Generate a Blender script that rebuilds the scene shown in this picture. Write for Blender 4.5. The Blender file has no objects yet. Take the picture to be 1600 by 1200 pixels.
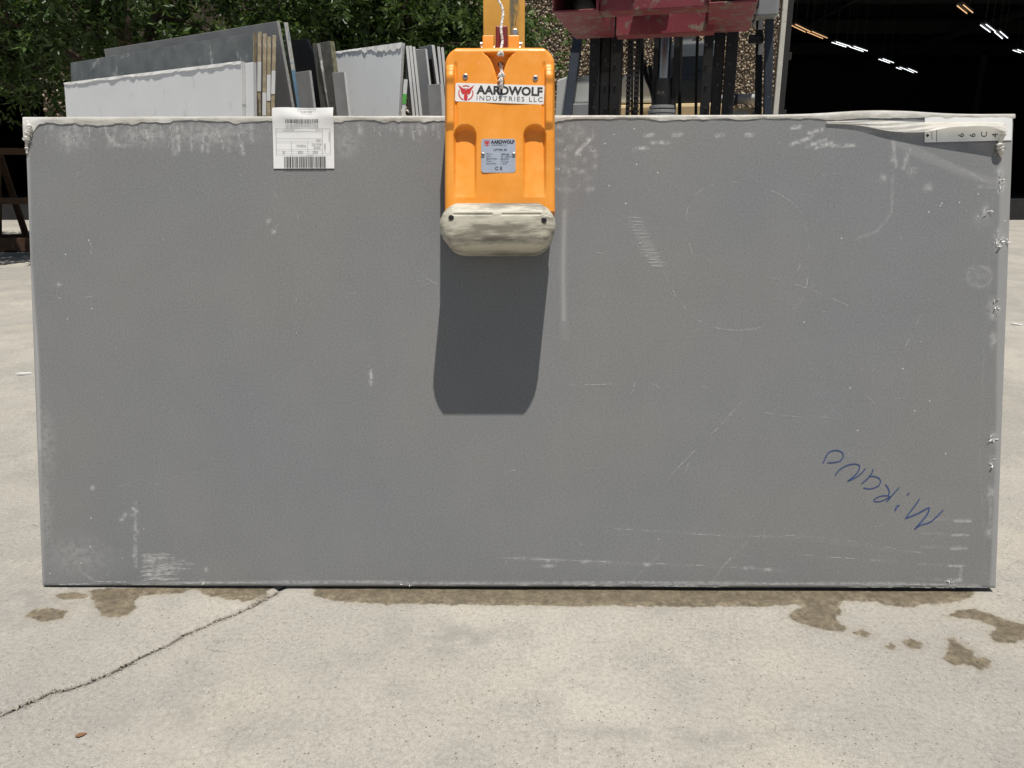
import bpy, math, random
import numpy as np
from mathutils import Vector, Matrix, Euler
random.seed(7); rng = np.random.default_rng(7)
scene = bpy.context.scene
COL = scene.collection

# ------------------------------------------------------------------ camera
F = 1155.0; CX, CY = 800.0, 600.0; HCAM = 1.26
TH = math.atan(315 / F)
cam = bpy.data.cameras.new('camera'); camo = bpy.data.objects.new('camera', cam); COL.objects.link(camo)
cam.sensor_width = 36.0; cam.lens = 36.0 * F / 1600.0; cam.clip_start = 0.05; cam.clip_end = 1500
camo.location = (0, 0, HCAM); camo.rotation_euler = (math.pi / 2 - TH, 0, 0)
scene.camera = camo
# ------------------------------------------------------------------ world, sun, exposure
SUN_EL, SUN_AZ = math.radians(75.5), math.radians(160.0)
w = bpy.data.worlds.new('World'); scene.world = w; w.use_nodes = True
nt = w.node_tree
sky = nt.nodes.new('ShaderNodeTexSky'); sky.sky_type = 'NISHITA'; sky.sun_disc = False
sky.sun_elevation = SUN_EL; sky.sun_rotation = SUN_AZ; sky.air_density = 1.0; sky.dust_density = 1.2
bg = nt.nodes['Background']; bg.inputs['Strength'].default_value = 0.05
nt.links.new(sky.outputs[0], bg.inputs['Color'])
sl = bpy.data.lights.new('sun', 'SUN'); sl.energy = 5.0; sl.angle = math.radians(0.53); sl.color = (1.0, 0.955, 0.88)
so = bpy.data.objects.new('sun', sl); COL.objects.link(so)
sdir = Vector((math.sin(SUN_AZ) * math.cos(SUN_EL), math.cos(SUN_AZ) * math.cos(SUN_EL), math.sin(SUN_EL)))
so.rotation_euler = sdir.to_track_quat('Z', 'Y').to_euler(); so.location = sdir * 30
vs = scene.view_settings
vs.view_transform = 'Standard'; vs.look = 'None'; vs.gamma = 1.0; vs.use_curve_mapping = False; vs.exposure = 0.0
scene.cycles.max_bounces = 6; scene.cycles.diffuse_bounces = 3; scene.cycles.glossy_bounces = 2; scene.cycles.transmission_bounces = 2; scene.cycles.transparent_max_bounces = 6

# ------------------------------------------------------------------ photo geometry helpers
FWD = Vector((0, math.cos(TH), -math.sin(TH))); UP = Vector((0, math.sin(TH), math.cos(TH)))
CAMP = Vector((0, 0, HCAM))
def ray(px, py): return FWD + Vector((1, 0, 0)) * ((px - CX) / F) + UP * ((CY - py) / F)
def gz(y): return 0.025 * max(0.0, y - 3.0)
def at(px, py, Y):
    d = ray(px, py); return CAMP + d * (Y / d.y)
def at_z(px, py, z):
    d = ray(px, py); return CAMP + d * ((z - HCAM) / d.z)
def gp(px, py):
    p = at_z(px, py, 0.0)
    if p.y <= 3.0 or p.y > 60 or ray(px, py).z >= 0:
        if 0 < p.y <= 3.0: return p
    d = ray(px, py); t = (HCAM + .075) / (.025 * d.y - d.z); return CAMP + d * t
# the main slab's frame: x along it, -y out towards the viewer, z up it
SW, SH, ST = 3.05, 1.4757, 0.03
MS = Matrix.Translation((0.0136, 2.1087, 0.0125)) @ Matrix.Rotation(-0.00935, 4, 'Z') @ Matrix.Rotation(-0.2092, 4, 'X') @ Matrix.Rotation(-0.00227, 4, 'Y')
MSI = MS.inverted(); MSI3 = MSI.to_3x3()
def sp(px, py, wout=0.0):
    o = MSI @ CAMP; d = MSI3 @ ray(px, py)
    p = o + d * ((-wout - o.y) / d.y)
    return (p.x, p.z)

# ------------------------------------------------------------------ mesh helpers
def new_mesh(name, v, f, smooth=False):
    me = bpy.data.meshes.new(name); me.from_pydata([tuple(p) for p in v], [], f); me.validate(); me.update()
    if smooth: me.shade_smooth()
    return me
def np_mesh(name, V, Q, smooth=True):
    """V (n,3), Q (m,k) arrays"""
    me = bpy.data.meshes.new(name); k = Q.shape[1]
    me.vertices.add(len(V)); me.vertices.foreach_set('co', np.ascontiguousarray(V, dtype=np.float32).ravel())
    me.loops.add(Q.size); me.loops.foreach_set('vertex_index', np.ascontiguousarray(Q, dtype=np.int32).ravel())
    me.polygons.add(len(Q)); me.polygons.foreach_set('loop_start', np.arange(0, Q.size, k, dtype=np.int32))
    me.polygons.foreach_set('use_smooth', np.full(len(Q), smooth))
    me.update(calc_edges=True)
    return me
def attr(me, name, arr):
    a = me.attributes.new(name, 'FLOAT', 'POINT'); a.data.foreach_set('value', np.ascontiguousarray(arr, dtype=np.float32).ravel())
def grid_faces(nx, ny, flip=False):
    i = np.arange(nx - 1)[None, :]; j = np.arange(ny - 1)[:, None]
    a = j * nx + i
    q = np.stack([a, a + 1, a + nx + 1, a + nx], -1).reshape(-1, 4)
    return q[:, ::-1] if flip else q
def link(name, me, mat=None, parent=None):
    o = bpy.data.objects.new(name, me); COL.objects.link(o)
    if mat is not None and me is not None: me.materials.clear(); me.materials.append(mat)
    if parent is not None: o.parent = parent
    return o
def empty(name, loc=(0, 0, 0), rz=0.0, matrix=None):
    o = bpy.data.objects.new(name, None); COL.objects.link(o); o.empty_display_size = 0.1
    if matrix is not None: o.matrix_world = matrix
    else: o.location = loc; o.rotation_euler = (0, 0, rz)
    return o
def tag(o, label=None, cat=None, group=None, kind=None):
    if label: o['label'] = label
    if cat: o['category'] = cat
    if group: o['group'] = group
    if kind or cat: o['kind'] = kind or 'thing'
    return o

class MB:
    def __init__(s): s.v = []; s.f = []
    def add(s, v, f):
        n = len(s.v); s.v += [Vector(p) for p in v]; s.f += [tuple(i + n for i in q) for q in f]; return s
    def box(s, c, d, R=None):
        c = Vector(c); h = Vector(d) / 2
        vs_ = []
        for x, y, z in ((-1,-1,-1),(1,-1,-1),(1,1,-1),(-1,1,-1),(-1,-1,1),(1,-1,1),(1,1,1),(-1,1,1)):
            p = Vector((x * h.x, y * h.y, z * h.z))
            vs_.append(c + (R @ p if R else p))
        return s.add(vs_, [(0,3,2,1),(4,5,6,7),(0,1,5,4),(1,2,6,5),(2,3,7,6),(3,0,4,7)])
    def bar(s, a, b, wx, wy, up=(0, 1, 0)):
        a, b = Vector(a), Vector(b); z = (b - a).normalized(); u = Vector(up)
        if abs(z.dot(u)) > .98: u = Vector((1, 0, 0))
        x = u.cross(z).normalized(); y = z.cross(x)
        R = Matrix((x, y, z)).transposed()
        return s.box((a + b) / 2, (wx, wy, (b - a).length), R)
    def prism(s, poly, off):
        """poly: 3d points, extruded by vector off"""
        n = len(poly); off = Vector(off); P = [Vector(p) for p in poly]
        v = P + [p + off for p in P]
        f = [tuple(range(n - 1, -1, -1)), tuple(range(n, 2 * n))] + [(i, (i + 1) % n, n + (i + 1) % n, n + i) for i in range(n)]
        return s.add(v, f)
    def tube(s, pts, r, seg=10, cap=True):
        P = [Vector(p) for p in pts]; n = len(P)
        rs = r if isinstance(r, (list, tuple)) else [r] * n
        t0 = (P[1] - P[0]).normalized(); u = Vector((0, 0, 1)) if abs(t0.z) < .9 else Vector((1, 0, 0))
        x = u.cross(t0).normalized(); v = []
        for i in range(n):
            t = (P[min(i + 1, n - 1)] - P[max(i - 1, 0)]).normalized()
            x = (x - t * x.dot(t)).normalized(); y = t.cross(x)
            for k in range(seg):
                a = 2 * math.pi * k / seg; v.append(P[i] + (x * math.cos(a) + y * math.sin(a)) * rs[i])
        f = [(i * seg + k, i * seg + (k + 1) % seg, (i + 1) * seg + (k + 1) % seg, (i + 1) * seg + k) for i in range(n - 1) for k in range(seg)]
        if cap: f += [tuple(range(seg - 1, -1, -1)), tuple((n - 1) * seg + k for k in range(seg))]
        return s.add(v, f)
    def build(s, name, mat, parent=None, smooth=False, bevel=0, seg=2):
        me = new_mesh(name, s.v, s.f, smooth)
        o = link(name, me, mat, parent)
        if smooth and not bevel:
            me.set_sharp_from_angle(angle=math.radians(40))
        if bevel:
            b = o.modifiers.new('bevel', 'BEVEL'); b.width = bevel; b.segments = seg; b.limit_method = 'ANGLE'; b.angle_limit = math.radians(30)
            b.harden_normals = False
        return o

def ribbon(pts, width, ylev, mb, taper=True):
    """flat pen stroke in the slab's xz plane at local y = ylev"""
    P = [Vector((p[0], ylev, p[1])) for p in pts]; n = len(P); v = []
    for i in range(n):
        t = (P[min(i + 1, n - 1)] - P[max(i - 1, 0)]).normalized(); nx = Vector((-t.z, 0, t.x))
        wd = width * (0.55 if taper and i in (0, n - 1) else 1.0) / 2
        v += [P[i] - nx * wd, P[i] + nx * wd]
    mb.add(v, [(2 * i, 2 * i + 2, 2 * i + 3, 2 * i + 1) for i in range(n - 1)])
def spline(pts, n=8):
    out = []; P = [Vector((p[0], p[1], 0 if len(p) < 3 else p[2])) for p in pts]
    for i in range(len(P) - 1):
        p0, p1, p2, p3 = P[max(i - 1, 0)], P[i], P[i + 1], P[min(i + 2, len(P) - 1)]
        for k in range(n):
            t = k / n
            out.append(0.5 * ((2 * p1) + (p2 - p0) * t + (2 * p0 - 5 * p1 + 4 * p2 - p3) * t * t + (3 * p1 - p0 - 3 * p2 + p3) * t ** 3))
    out.append(P[-1]); return out

def text_mesh(s, size, xscale=1.0, bold=0.0, align='LEFT', spacing=1.0):
    cu = bpy.data.curves.new('lettering', 'FONT'); cu.body = s; cu.size = size; cu.align_x = align; cu.align_y = 'CENTER'
    cu.offset = bold; cu.space_character = spacing; cu.resolution_u = 3
    ob = bpy.data.objects.new('lettering_tmp', cu); COL.objects.link(ob)
    dg = bpy.context.evaluated_depsgraph_get(); me = bpy.data.meshes.new_from_object(ob.evaluated_get(dg))
    V = [(v.co.x * xscale, v.co.y) for v in me.vertices]; Fc = [tuple(p.vertices) for p in me.polygons]
    bpy.data.objects.remove(ob); bpy.data.curves.remove(cu); bpy.data.meshes.remove(me)
    return V, Fc
def put_text(mb, s, x, z, size, ylev, rot=0.0, **k):
    V, Fc = text_mesh(s, size, **k); c, sn = math.cos(rot), math.sin(rot)
    mb.add([(x + a * c - b * sn, ylev, z + a * sn + b * c) for a, b in V], Fc)

# ------------------------------------------------------------------ materials
class NT:
    def __init__(s, name):
        s.m = bpy.data.materials.new(name); s.m.use_nodes = True; s.t = s.m.node_tree
        s.b = s.t.nodes['Principled BSDF']; s.out = s.t.nodes['Material Output']; s._tc = None
    def n(s, typ, **k):
        x = s.t.nodes.new(typ)
        for a, b in k.items(): setattr(x, a, b)
        return x
    def l(s, a, b): s.t.links.new(a, b)
    def coord(s, scale=(1, 1, 1)):
        if s._tc is None: s._tc = s.n('ShaderNodeTexCoord')
        mp = s.n('ShaderNodeMapping'); mp.inputs['Scale'].default_value = scale; s.l(s._tc.outputs['Object'], mp.inputs[0]); return mp.outputs[0]
    def noise(s, scale, detail=4, rough=.55, co=None, stretch=(1, 1, 1), dist=0.0):
        x = s.n('ShaderNodeTexNoise'); x.inputs['Scale'].default_value = scale; x.inputs['Detail'].default_value = min(detail, 5)
        x.inputs['Roughness'].default_value = rough; x.inputs['Distortion'].default_value = dist
        s.l(co if co is not None else s.coord(stretch), x.inputs['Vector']); return x.outputs['Fac']
    def attr(s, name):
        x = s.n('ShaderNodeAttribute', attribute_name=name); return x.outputs['Fac']
    def math(s, op, a, b=None, clamp=False):
        x = s.n('ShaderNodeMath', operation=op, use_clamp=clamp)
        for i, q in enumerate((a, b)):
            if q is None: continue
            if isinstance(q, (int, float)): x.inputs[i].default_value = q
            else: s.l(q, x.inputs[i])
        return x.outputs[0]
    def ramp(s, fac, stops):
        x = s.n('ShaderNodeValToRGB'); e = x.color_ramp.elements
        while len(e) < len(stops): e.new(.5)
        for i, (p, c) in enumerate(stops):
            e[i].position = p; e[i].color = (c, c, c, 1) if isinstance(c, (int, float)) else (*c, 1)
        s.l(fac, x.inputs[0]); return x.outputs[0]
    def rng(s, fac, a, b, c=0.0, d=1.0, smooth=True):
        x = s.n('ShaderNodeMapRange'); x.interpolation_type = 'SMOOTHSTEP' if smooth else 'LINEAR'
        for i, q in enumerate((a, b, c, d)): x.inputs[i + 1].default_value = q
        s.l(fac, x.inputs[0]); return x.outputs[0]
    def mix(s, fac, a, b, mode='MIX'):
        x = s.n('ShaderNodeMix', data_type='RGBA', blend_type=mode)
        if isinstance(fac, (int, float)): x.inputs[0].default_value = fac
        else: s.l(fac, x.inputs[0])
        for i, q in ((6, a), (7, b)):
            if isinstance(q, (tuple, list)): x.inputs[i].default_value = (*q[:3], 1)
            elif isinstance(q, (int, float)): x.inputs[i].default_value = (q, q, q, 1)
            else: s.l(q, x.inputs[i])
        return x.outputs[2]
    def bump(s, h, strength=.3, dist=.01, normal=None):
        x = s.n('ShaderNodeBump'); x.inputs['Strength'].default_value = strength; x.inputs['Distance'].default_value = dist
        s.l(h, x.inputs['Height'])
        if normal is not None: s.l(normal, x.inputs['Normal'])
        s.l(x.outputs[0], s.b.inputs['Normal']); return x.outputs[0]
    def col(s, c):
        if isinstance(c, (tuple, list)): s.b.inputs['Base Color'].default_value = (*c[:3], 1)
        else: s.l(c, s.b.inputs['Base Color'])
    def set(s, **k):
        for a, b in k.items():
            i = s.b.inputs[a.replace('_', ' ')]
            if isinstance(b, (int, float, tuple)): i.default_value = b
            else: s.l(b, i)
        return s

def paint(name, c, rough=.5, metal=0.0, var=.25, scale=6.0, bump=.05, bscale=60.0, dirt=None, dirt_amt=.5, dirt_scale=9.0, spec=.4):
    t = NT(name); a = t.ramp(t.noise(scale, 5), [(.3, 1 - var), (.7, 1.0)])
    c_ = t.mix(1.0, c, a, 'MULTIPLY')
    if dirt:
        d = t.rng(t.noise(dirt_scale, 8, .7), .62 - .2 * dirt_amt, .72 - .1 * dirt_amt)
        c_ = t.mix(d, c_, dirt)
    t.col(c_); t.set(Roughness=rough, Metallic=metal, Specular_IOR_Level=spec)
    if bump: t.bump(t.noise(bscale, 3), bump, .004)
    return t.m

def m_concrete():
    t = NT('concrete')
    big = t.noise(.9, 6, .6); mid = t.noise(5.0, 6, .62); fine = t.noise(75, 3, .65); grit = t.noise(320, 2, .6)
    base = t.mix(t.rng(big, .34, .66), (.315, .300, .272), (.415, .390, .342))
    base = t.mix(t.math('MULTIPLY', t.rng(mid, .46, .68), .42), base, (.265, .256, .238))
    warm = t.noise(2.3, 4, .6)
    base = t.mix(t.math('MULTIPLY', t.rng(warm, .48, .70), .5), base, (.415, .380, .318))
    base = t.mix(1.0, base, t.ramp(fine, [(.3, .80), (.52, 1.0), (.72, 1.10)]), 'MULTIPLY')
    base = t.mix(1.0, base, t.ramp(grit, [(.3, .74), (.5, 1.0), (.75, 1.18)]), 'MULTIPLY')
    # pale, worn aggregate specks and dark pits
    vo = t.n('ShaderNodeTexVoronoi'); vo.inputs['Scale'].default_value = 130; t.l(t.coord(), vo.inputs['Vector'])
    sep = t.n('ShaderNodeSeparateColor'); t.l(vo.outputs['Color'], sep.inputs[0])
    pick = t.math('GREATER_THAN', sep.outputs[0], .93); dot = t.math('LESS_THAN', vo.outputs['Distance'], .33)
    base = t.mix(t.math('MULTIPLY', t.math('MULTIPLY', pick, dot), .3), base, (.56, .53, .47))
    pk2 = t.math('LESS_THAN', sep.outputs[1], .035); base = t.mix(t.math('MULTIPLY', t.math('MULTIPLY', pk2, dot), .75), base, (.09, .08, .065))
    # hairline crazing
    v2 = t.n('ShaderNodeTexVoronoi', feature='DISTANCE_TO_EDGE'); v2.inputs['Scale'].default_value = 2.6
    nv = t.n('ShaderNodeTexNoise'); nv.inputs['Scale'].default_value = 7; nv.inputs['Detail'].default_value = 6; t.l(t.coord(), nv.inputs['Vector'])
    va = t.n('ShaderNodeVectorMath', operation='MULTIPLY_ADD'); va.inputs[1].default_value = (.25, .25, .25); t.l(nv.outputs['Color'], va.inputs[0]); t.l(t.coord(), va.inputs[2])
    t.l(va.outputs[0], v2.inputs['Vector'])
    hair = t.math('MULTIPLY', t.rng(v2.outputs['Distance'], .0025, .007, 1, 0), t.rng(t.noise(2.0, 3), .52, .66))
    base = t.mix(t.math('MULTIPLY', hair, .55), base, (.16, .145, .12))
    # oil and tyre grime as patches
    gr = t.attr('grime'); base = t.mix(t.math('MULTIPLY', t.rng(gr, .15, 1.1, 0, .75), t.rng(t.noise(13, 6, .75), .36, .62)), base, (.22, .212, .198))
    # damp stains: signed distance from python, edge broken up here
    sd = t.math('ADD', t.attr('damp'), t.math('MULTIPLY', t.math('SUBTRACT', t.noise(30, 9, .72), .5), .05))
    base = t.mix(t.math('MULTIPLY', t.rng(sd, .0, .035, 1, 0), .28), base, (.24, .205, .15))
    wet = t.math('MULTIPLY', t.rng(sd, -.002, .008, 1, 0), t.rng(t.noise(45, 5, .75), .25, .5, .6, 1.0))
    core = t.rng(sd, -.035, -.008, 1, 0)
    wetc = t.mix(t.rng(t.noise(22, 6, .7), .35, .68), (.10, .082, .055), (.225, .185, .125))
    wetc = t.mix(1.0, wetc, t.ramp(fine, [(.3, .6), (.55, 1.0), (.75, 1.2)]), 'MULTIPLY')
    wetc = t.mix(t.math('MULTIPLY', core, .4), wetc, (.105, .085, .055))
    base = t.mix(t.math('MULTIPLY', wet, .93), base, wetc)
    # dirt settled in the joint and cracks
    cd = t.math('ADD', t.attr('crack'), t.math('MULTIPLY', t.math('SUBTRACT', t.noise(70, 5, .7), .5), .006))
    base = t.mix(t.math('MULTIPLY', t.rng(cd, .0015, .0065, 1, 0), .92), base, (.055, .05, .042))
    t.col(base); t.set(Roughness=t.mix(wet, .88, .5), Specular_IOR_Level=.25)
    h = t.math('ADD', t.math('MULTIPLY', fine, .7), t.math('ADD', t.math('MULTIPLY', grit, .35), t.math('MULTIPLY', mid, .25)))
    h = t.math('SUBTRACT', h, t.math('MULTIPLY', hair, .6))
    t.bump(h, .30, .0022)
    return t.m
def m_slab():
    t = NT('film_covered_stone')
    a = t.noise(1.3, 4, .5); b = t.noise(150, 3, .75); c = t.noise(330, 2, .7); d = t.noise(5, 5, .6)
    base = t.mix(t.rng(a, .35, .66), (.203, .209, .216), (.216, .215, .210))
    base = t.mix(1.0, base, t.ramp(b, [(.3, .85), (.5, 1.0), (.7, 1.13)]), 'MULTIPLY')
    base = t.mix(1.0, base, t.ramp(c, [(.28, .80), (.5, 1.0), (.72, 1.19)]), 'MULTIPLY')
    base = t.mix(1.0, base, t.ramp(d, [(.3, .965), (.7, 1.025)]), 'MULTIPLY')
    base = t.mix(t.attr('bare'), base, (.305, .305, .300))
    hz = t.math('MULTIPLY', t.attr('haze'), t.rng(t.noise(55, 6, .75, dist=.6), .36, .62))
    base = t.mix(t.math('MULTIPLY', hz, .88, True), base, (.56, .56, .55))
    sm = t.attr('smear_glint'); base = t.mix(t.math('MULTIPLY', sm, .42, True), base, (.56, .56, .55))
    # dust specks
    vo = t.n('ShaderNodeTexVoronoi'); vo.inputs['Scale'].default_value = 42; t.l(t.coord(), vo.inputs['Vector'])
    sep = t.n('ShaderNodeSeparateColor'); t.l(vo.outputs['Color'], sep.inputs[0])
    sp_ = t.math('MULTIPLY', t.math('GREATER_THAN', sep.outputs[0], .985), t.math('LESS_THAN', vo.outputs['Distance'], .065))
    sp2 = t.math('MULTIPLY', t.math('GREATER_THAN', sep.outputs[1], t.math('SUBTRACT', 1.0, t.math('MULTIPLY', t.attr('dust'), .5))), t.math('LESS_THAN', vo.outputs['Distance'], .09))
    base = t.mix(t.math('MULTIPLY', t.math('MAXIMUM', sp_, sp2), .75), base, (.7, .7, .68))
    t.col(base)
    t.set(Roughness=t.ramp(t.noise(3, 5), [(.3, .46), (.7, .58)]), Specular_IOR_Level=.35)
    h = t.math('ADD', t.math('MULTIPLY', t.noise(5, 4), 1.0), t.math('ADD', t.math('MULTIPLY', t.attr('haze'), .15), t.math('MULTIPLY', b, .05)))
    t.bump(h, .12, .01)
    return t.m
def m_film():
    t = NT('protective_film'); t.col(t.mix(t.rng(t.noise(14, 6, .65, stretch=(.35, 1, 1)), .38, .66), (.74, .71, .64), (.88, .87, .84)))
    t.set(Roughness=.38, Specular_IOR_Level=.5); t.bump(t.noise(30, 6, .6, stretch=(.3, 1, 1)), .5, .012)
    tr = t.n('ShaderNodeBsdfTransparent'); tr.inputs[0].default_value = (.93, .92, .88, 1)
    tl = t.n('ShaderNodeBsdfTranslucent'); tl.inputs[0].default_value = (.7, .68, .6, 1)
    m1 = t.n('ShaderNodeMixShader'); m1.inputs[0].default_value = .3; t.l(t.b.outputs[0], m1.inputs[1]); t.l(tl.outputs[0], m1.inputs[2])
    m2 = t.n('ShaderNodeMixShader'); t.l(t.rng(t.noise(11, 4), .35, .7, .05, .3), m2.inputs[0]); t.l(m1.outputs[0], m2.inputs[1]); t.l(tr.outputs[0], m2.inputs[2])
    t.l(m2.outputs[0], t.out.inputs[0]); return t.m
def m_orange():
    t = NT('orange_moulded_cover'); a = t.noise(9, 5, .6)
    c = t.mix(t.rng(a, .35, .7), (.86, .315, .035), (.93, .37, .055))
    sc = t.rng(t.noise(26, 8, .75, stretch=(1, 1, .3)), .64, .72); c = t.mix(t.math('MULTIPLY', sc, .55), c, (.97, .60, .30))
    gr = t.rng(t.noise(5, 6, .7), .55, .8); c = t.mix(t.math('MULTIPLY', gr, .4), c, (.5, .17, .02))
    ch = t.rng(t.noise(38, 5, .8), .70, .73); c = t.mix(t.math('MULTIPLY', ch, .7), c, (.25, .10, .03)); t.col(c); t.set(Roughness=t.ramp(t.noise(18, 5, .7), [(.35, .28), (.65, .5)]), Specular_IOR_Level=.45); t.bump(t.noise(40, 4), .06, .004); return t.m
def m_bumper():
    t = NT('grimy_nylon'); base = (.55, .52, .425)
    g1 = t.rng(t.noise(7, 7, .7, stretch=(.5, 1, 2.6)), .40, .60); g2 = t.rng(t.noise(16, 6, .7, stretch=(.25, 1, 2.2)), .5, .7)
    c = t.mix(t.math('MULTIPLY', g1, .95), base, (.17, .155, .12)); c = t.mix(t.math('MULTIPLY', g2, .7), c, (.11, .10, .08))
    s = t.rng(t.noise(30, 4, .6, stretch=(.12, 1, 3)), .66, .7); c = t.mix(t.math('MULTIPLY', s, .6), c, (.74, .71, .62))
    t.col(c); t.set(Roughness=.55, Subsurface_Weight=.0); t.bump(t.noise(25, 6, .7, stretch=(.4, 1, 1.6)), .25, .006); return t.m
def m_yellow():
    t = NT('worn_yellow_paint'); c = t.mix(t.rng(t.noise(6, 5), .35, .7), (.74, .40, .07), (.86, .50, .11))
    sx = t.n('ShaderNodeSeparateXYZ'); t.l(t.coord(), sx.inputs[0])
    band = t.math('MULTIPLY', t.rng(sx.outputs[0], .012, .022), t.rng(sx.outputs[0], .040, .052, 1, 0))
    wear = t.rng(t.noise(26, 8, .75, stretch=(1, 1, .3)), .40, .56)
    c = t.mix(t.math('MULTIPLY', band, wear), c, (.17, .16, .10))
    chips = t.rng(t.noise(50, 6, .7, stretch=(1, 1, .5)), .63, .67); c = t.mix(t.math('MULTIPLY', chips, .7), c, (.2, .13, .07))
    t.col(c); t.set(Roughness=.5); t.bump(t.noise(60, 5), .2, .004); return t.m
def m_red():
    t = NT('worn_maroon_paint'); c = t.mix(t.rng(t.noise(5, 5), .35, .7), (.215, .035, .05), (.285, .06, .078))
    wear = t.rng(t.noise(13, 9, .78, dist=.5), .53, .60); c = t.mix(wear, c, t.mix(t.noise(40, 3), (.16, .12, .09), (.30, .24, .19)))
    t.col(c); t.set(Roughness=.5); t.bump(t.noise(30, 6), .2, .005); return t.m
def m_leaf(name, c0, c1):
    t = NT(name); a = t.attr('tone'); c = t.mix(a, c0, c1); t.col(c); t.set(Roughness=.42, Specular_IOR_Level=.4)
    tl = t.n('ShaderNodeBsdfTranslucent'); t.l(t.mix(1.0, c, (1.0, 1.0, .45), 'MULTIPLY'), tl.inputs[0])
    m = t.n('ShaderNodeMixShader'); m.inputs[0].default_value = .3; t.l(t.b.outputs[0], m.inputs[1]); t.l(tl.outputs[0], m.inputs[2]); t.l(m.outputs[0], t.out.inputs[0])
    return t.m
def m_pebbledash(name, real=False):
    t = NT(name)
    if real:
        c = t.ramp(t.attr('tone'), [(0.0, (.12, .085, .055)), (.35, (.26, .19, .12)), (.7, (.44, .35, .245)), (1.0, (.66, .60, .50))])
        t.col(c); t.set(Roughness=.7); t.bump(t.noise(60, 4), .2, .004); return t.m
    v = t.n('ShaderNodeTexVoronoi'); v.inputs['Scale'].default_value = 14; t.l(t.coord(), v.inputs['Vector'])
    sep = t.n('ShaderNodeSeparateColor'); t.l(v.outputs['Color'], sep.inputs[0])
    c = t.ramp(sep.outputs[0], [(0.0, (.10, .075, .05)), (.4, (.22, .165, .11)), (.8, (.36, .29, .2)), (1.0, (.5, .44, .35))])
    c = t.mix(t.rng(v.outputs['Distance'], .3, .6), c, (.07, .055, .04)); t.col(c); t.set(Roughness=.85)
    t.bump(t.rng(v.outputs['Distance'], 0, .6, 1, 0), .9, .05); return t.m
def m_emit(name, c, s):
    t = NT(name); t.set(Emission_Strength=s); t.b.inputs['Emission Color'].default_value = (*c, 1); t.col((.8, .8, .8)); return t.m
def m_stone(name, c, rough=.4, var=.12, scale=3.0, veins=None, film=None):
    t = NT(name); c_ = t.mix(1.0, c, t.ramp(t.noise(scale, 6), [(.3, 1 - var), (.7, 1 + var * .4)]), 'MULTIPLY')
    if veins: c_ = t.mix(t.rng(t.noise(veins[1], 9, .7, dist=1.2), .58, .66), c_, veins[0])
    if film: c_ = t.mix(t.math('MULTIPLY', t.rng(t.noise(9, 8, .75, stretch=(1, 1, .4)), .6, .68), .6), c_, film)
    t.col(c_); t.set(Roughness=rough); t.bump(t.noise(30, 5), .08, .005); return t.m

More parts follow.
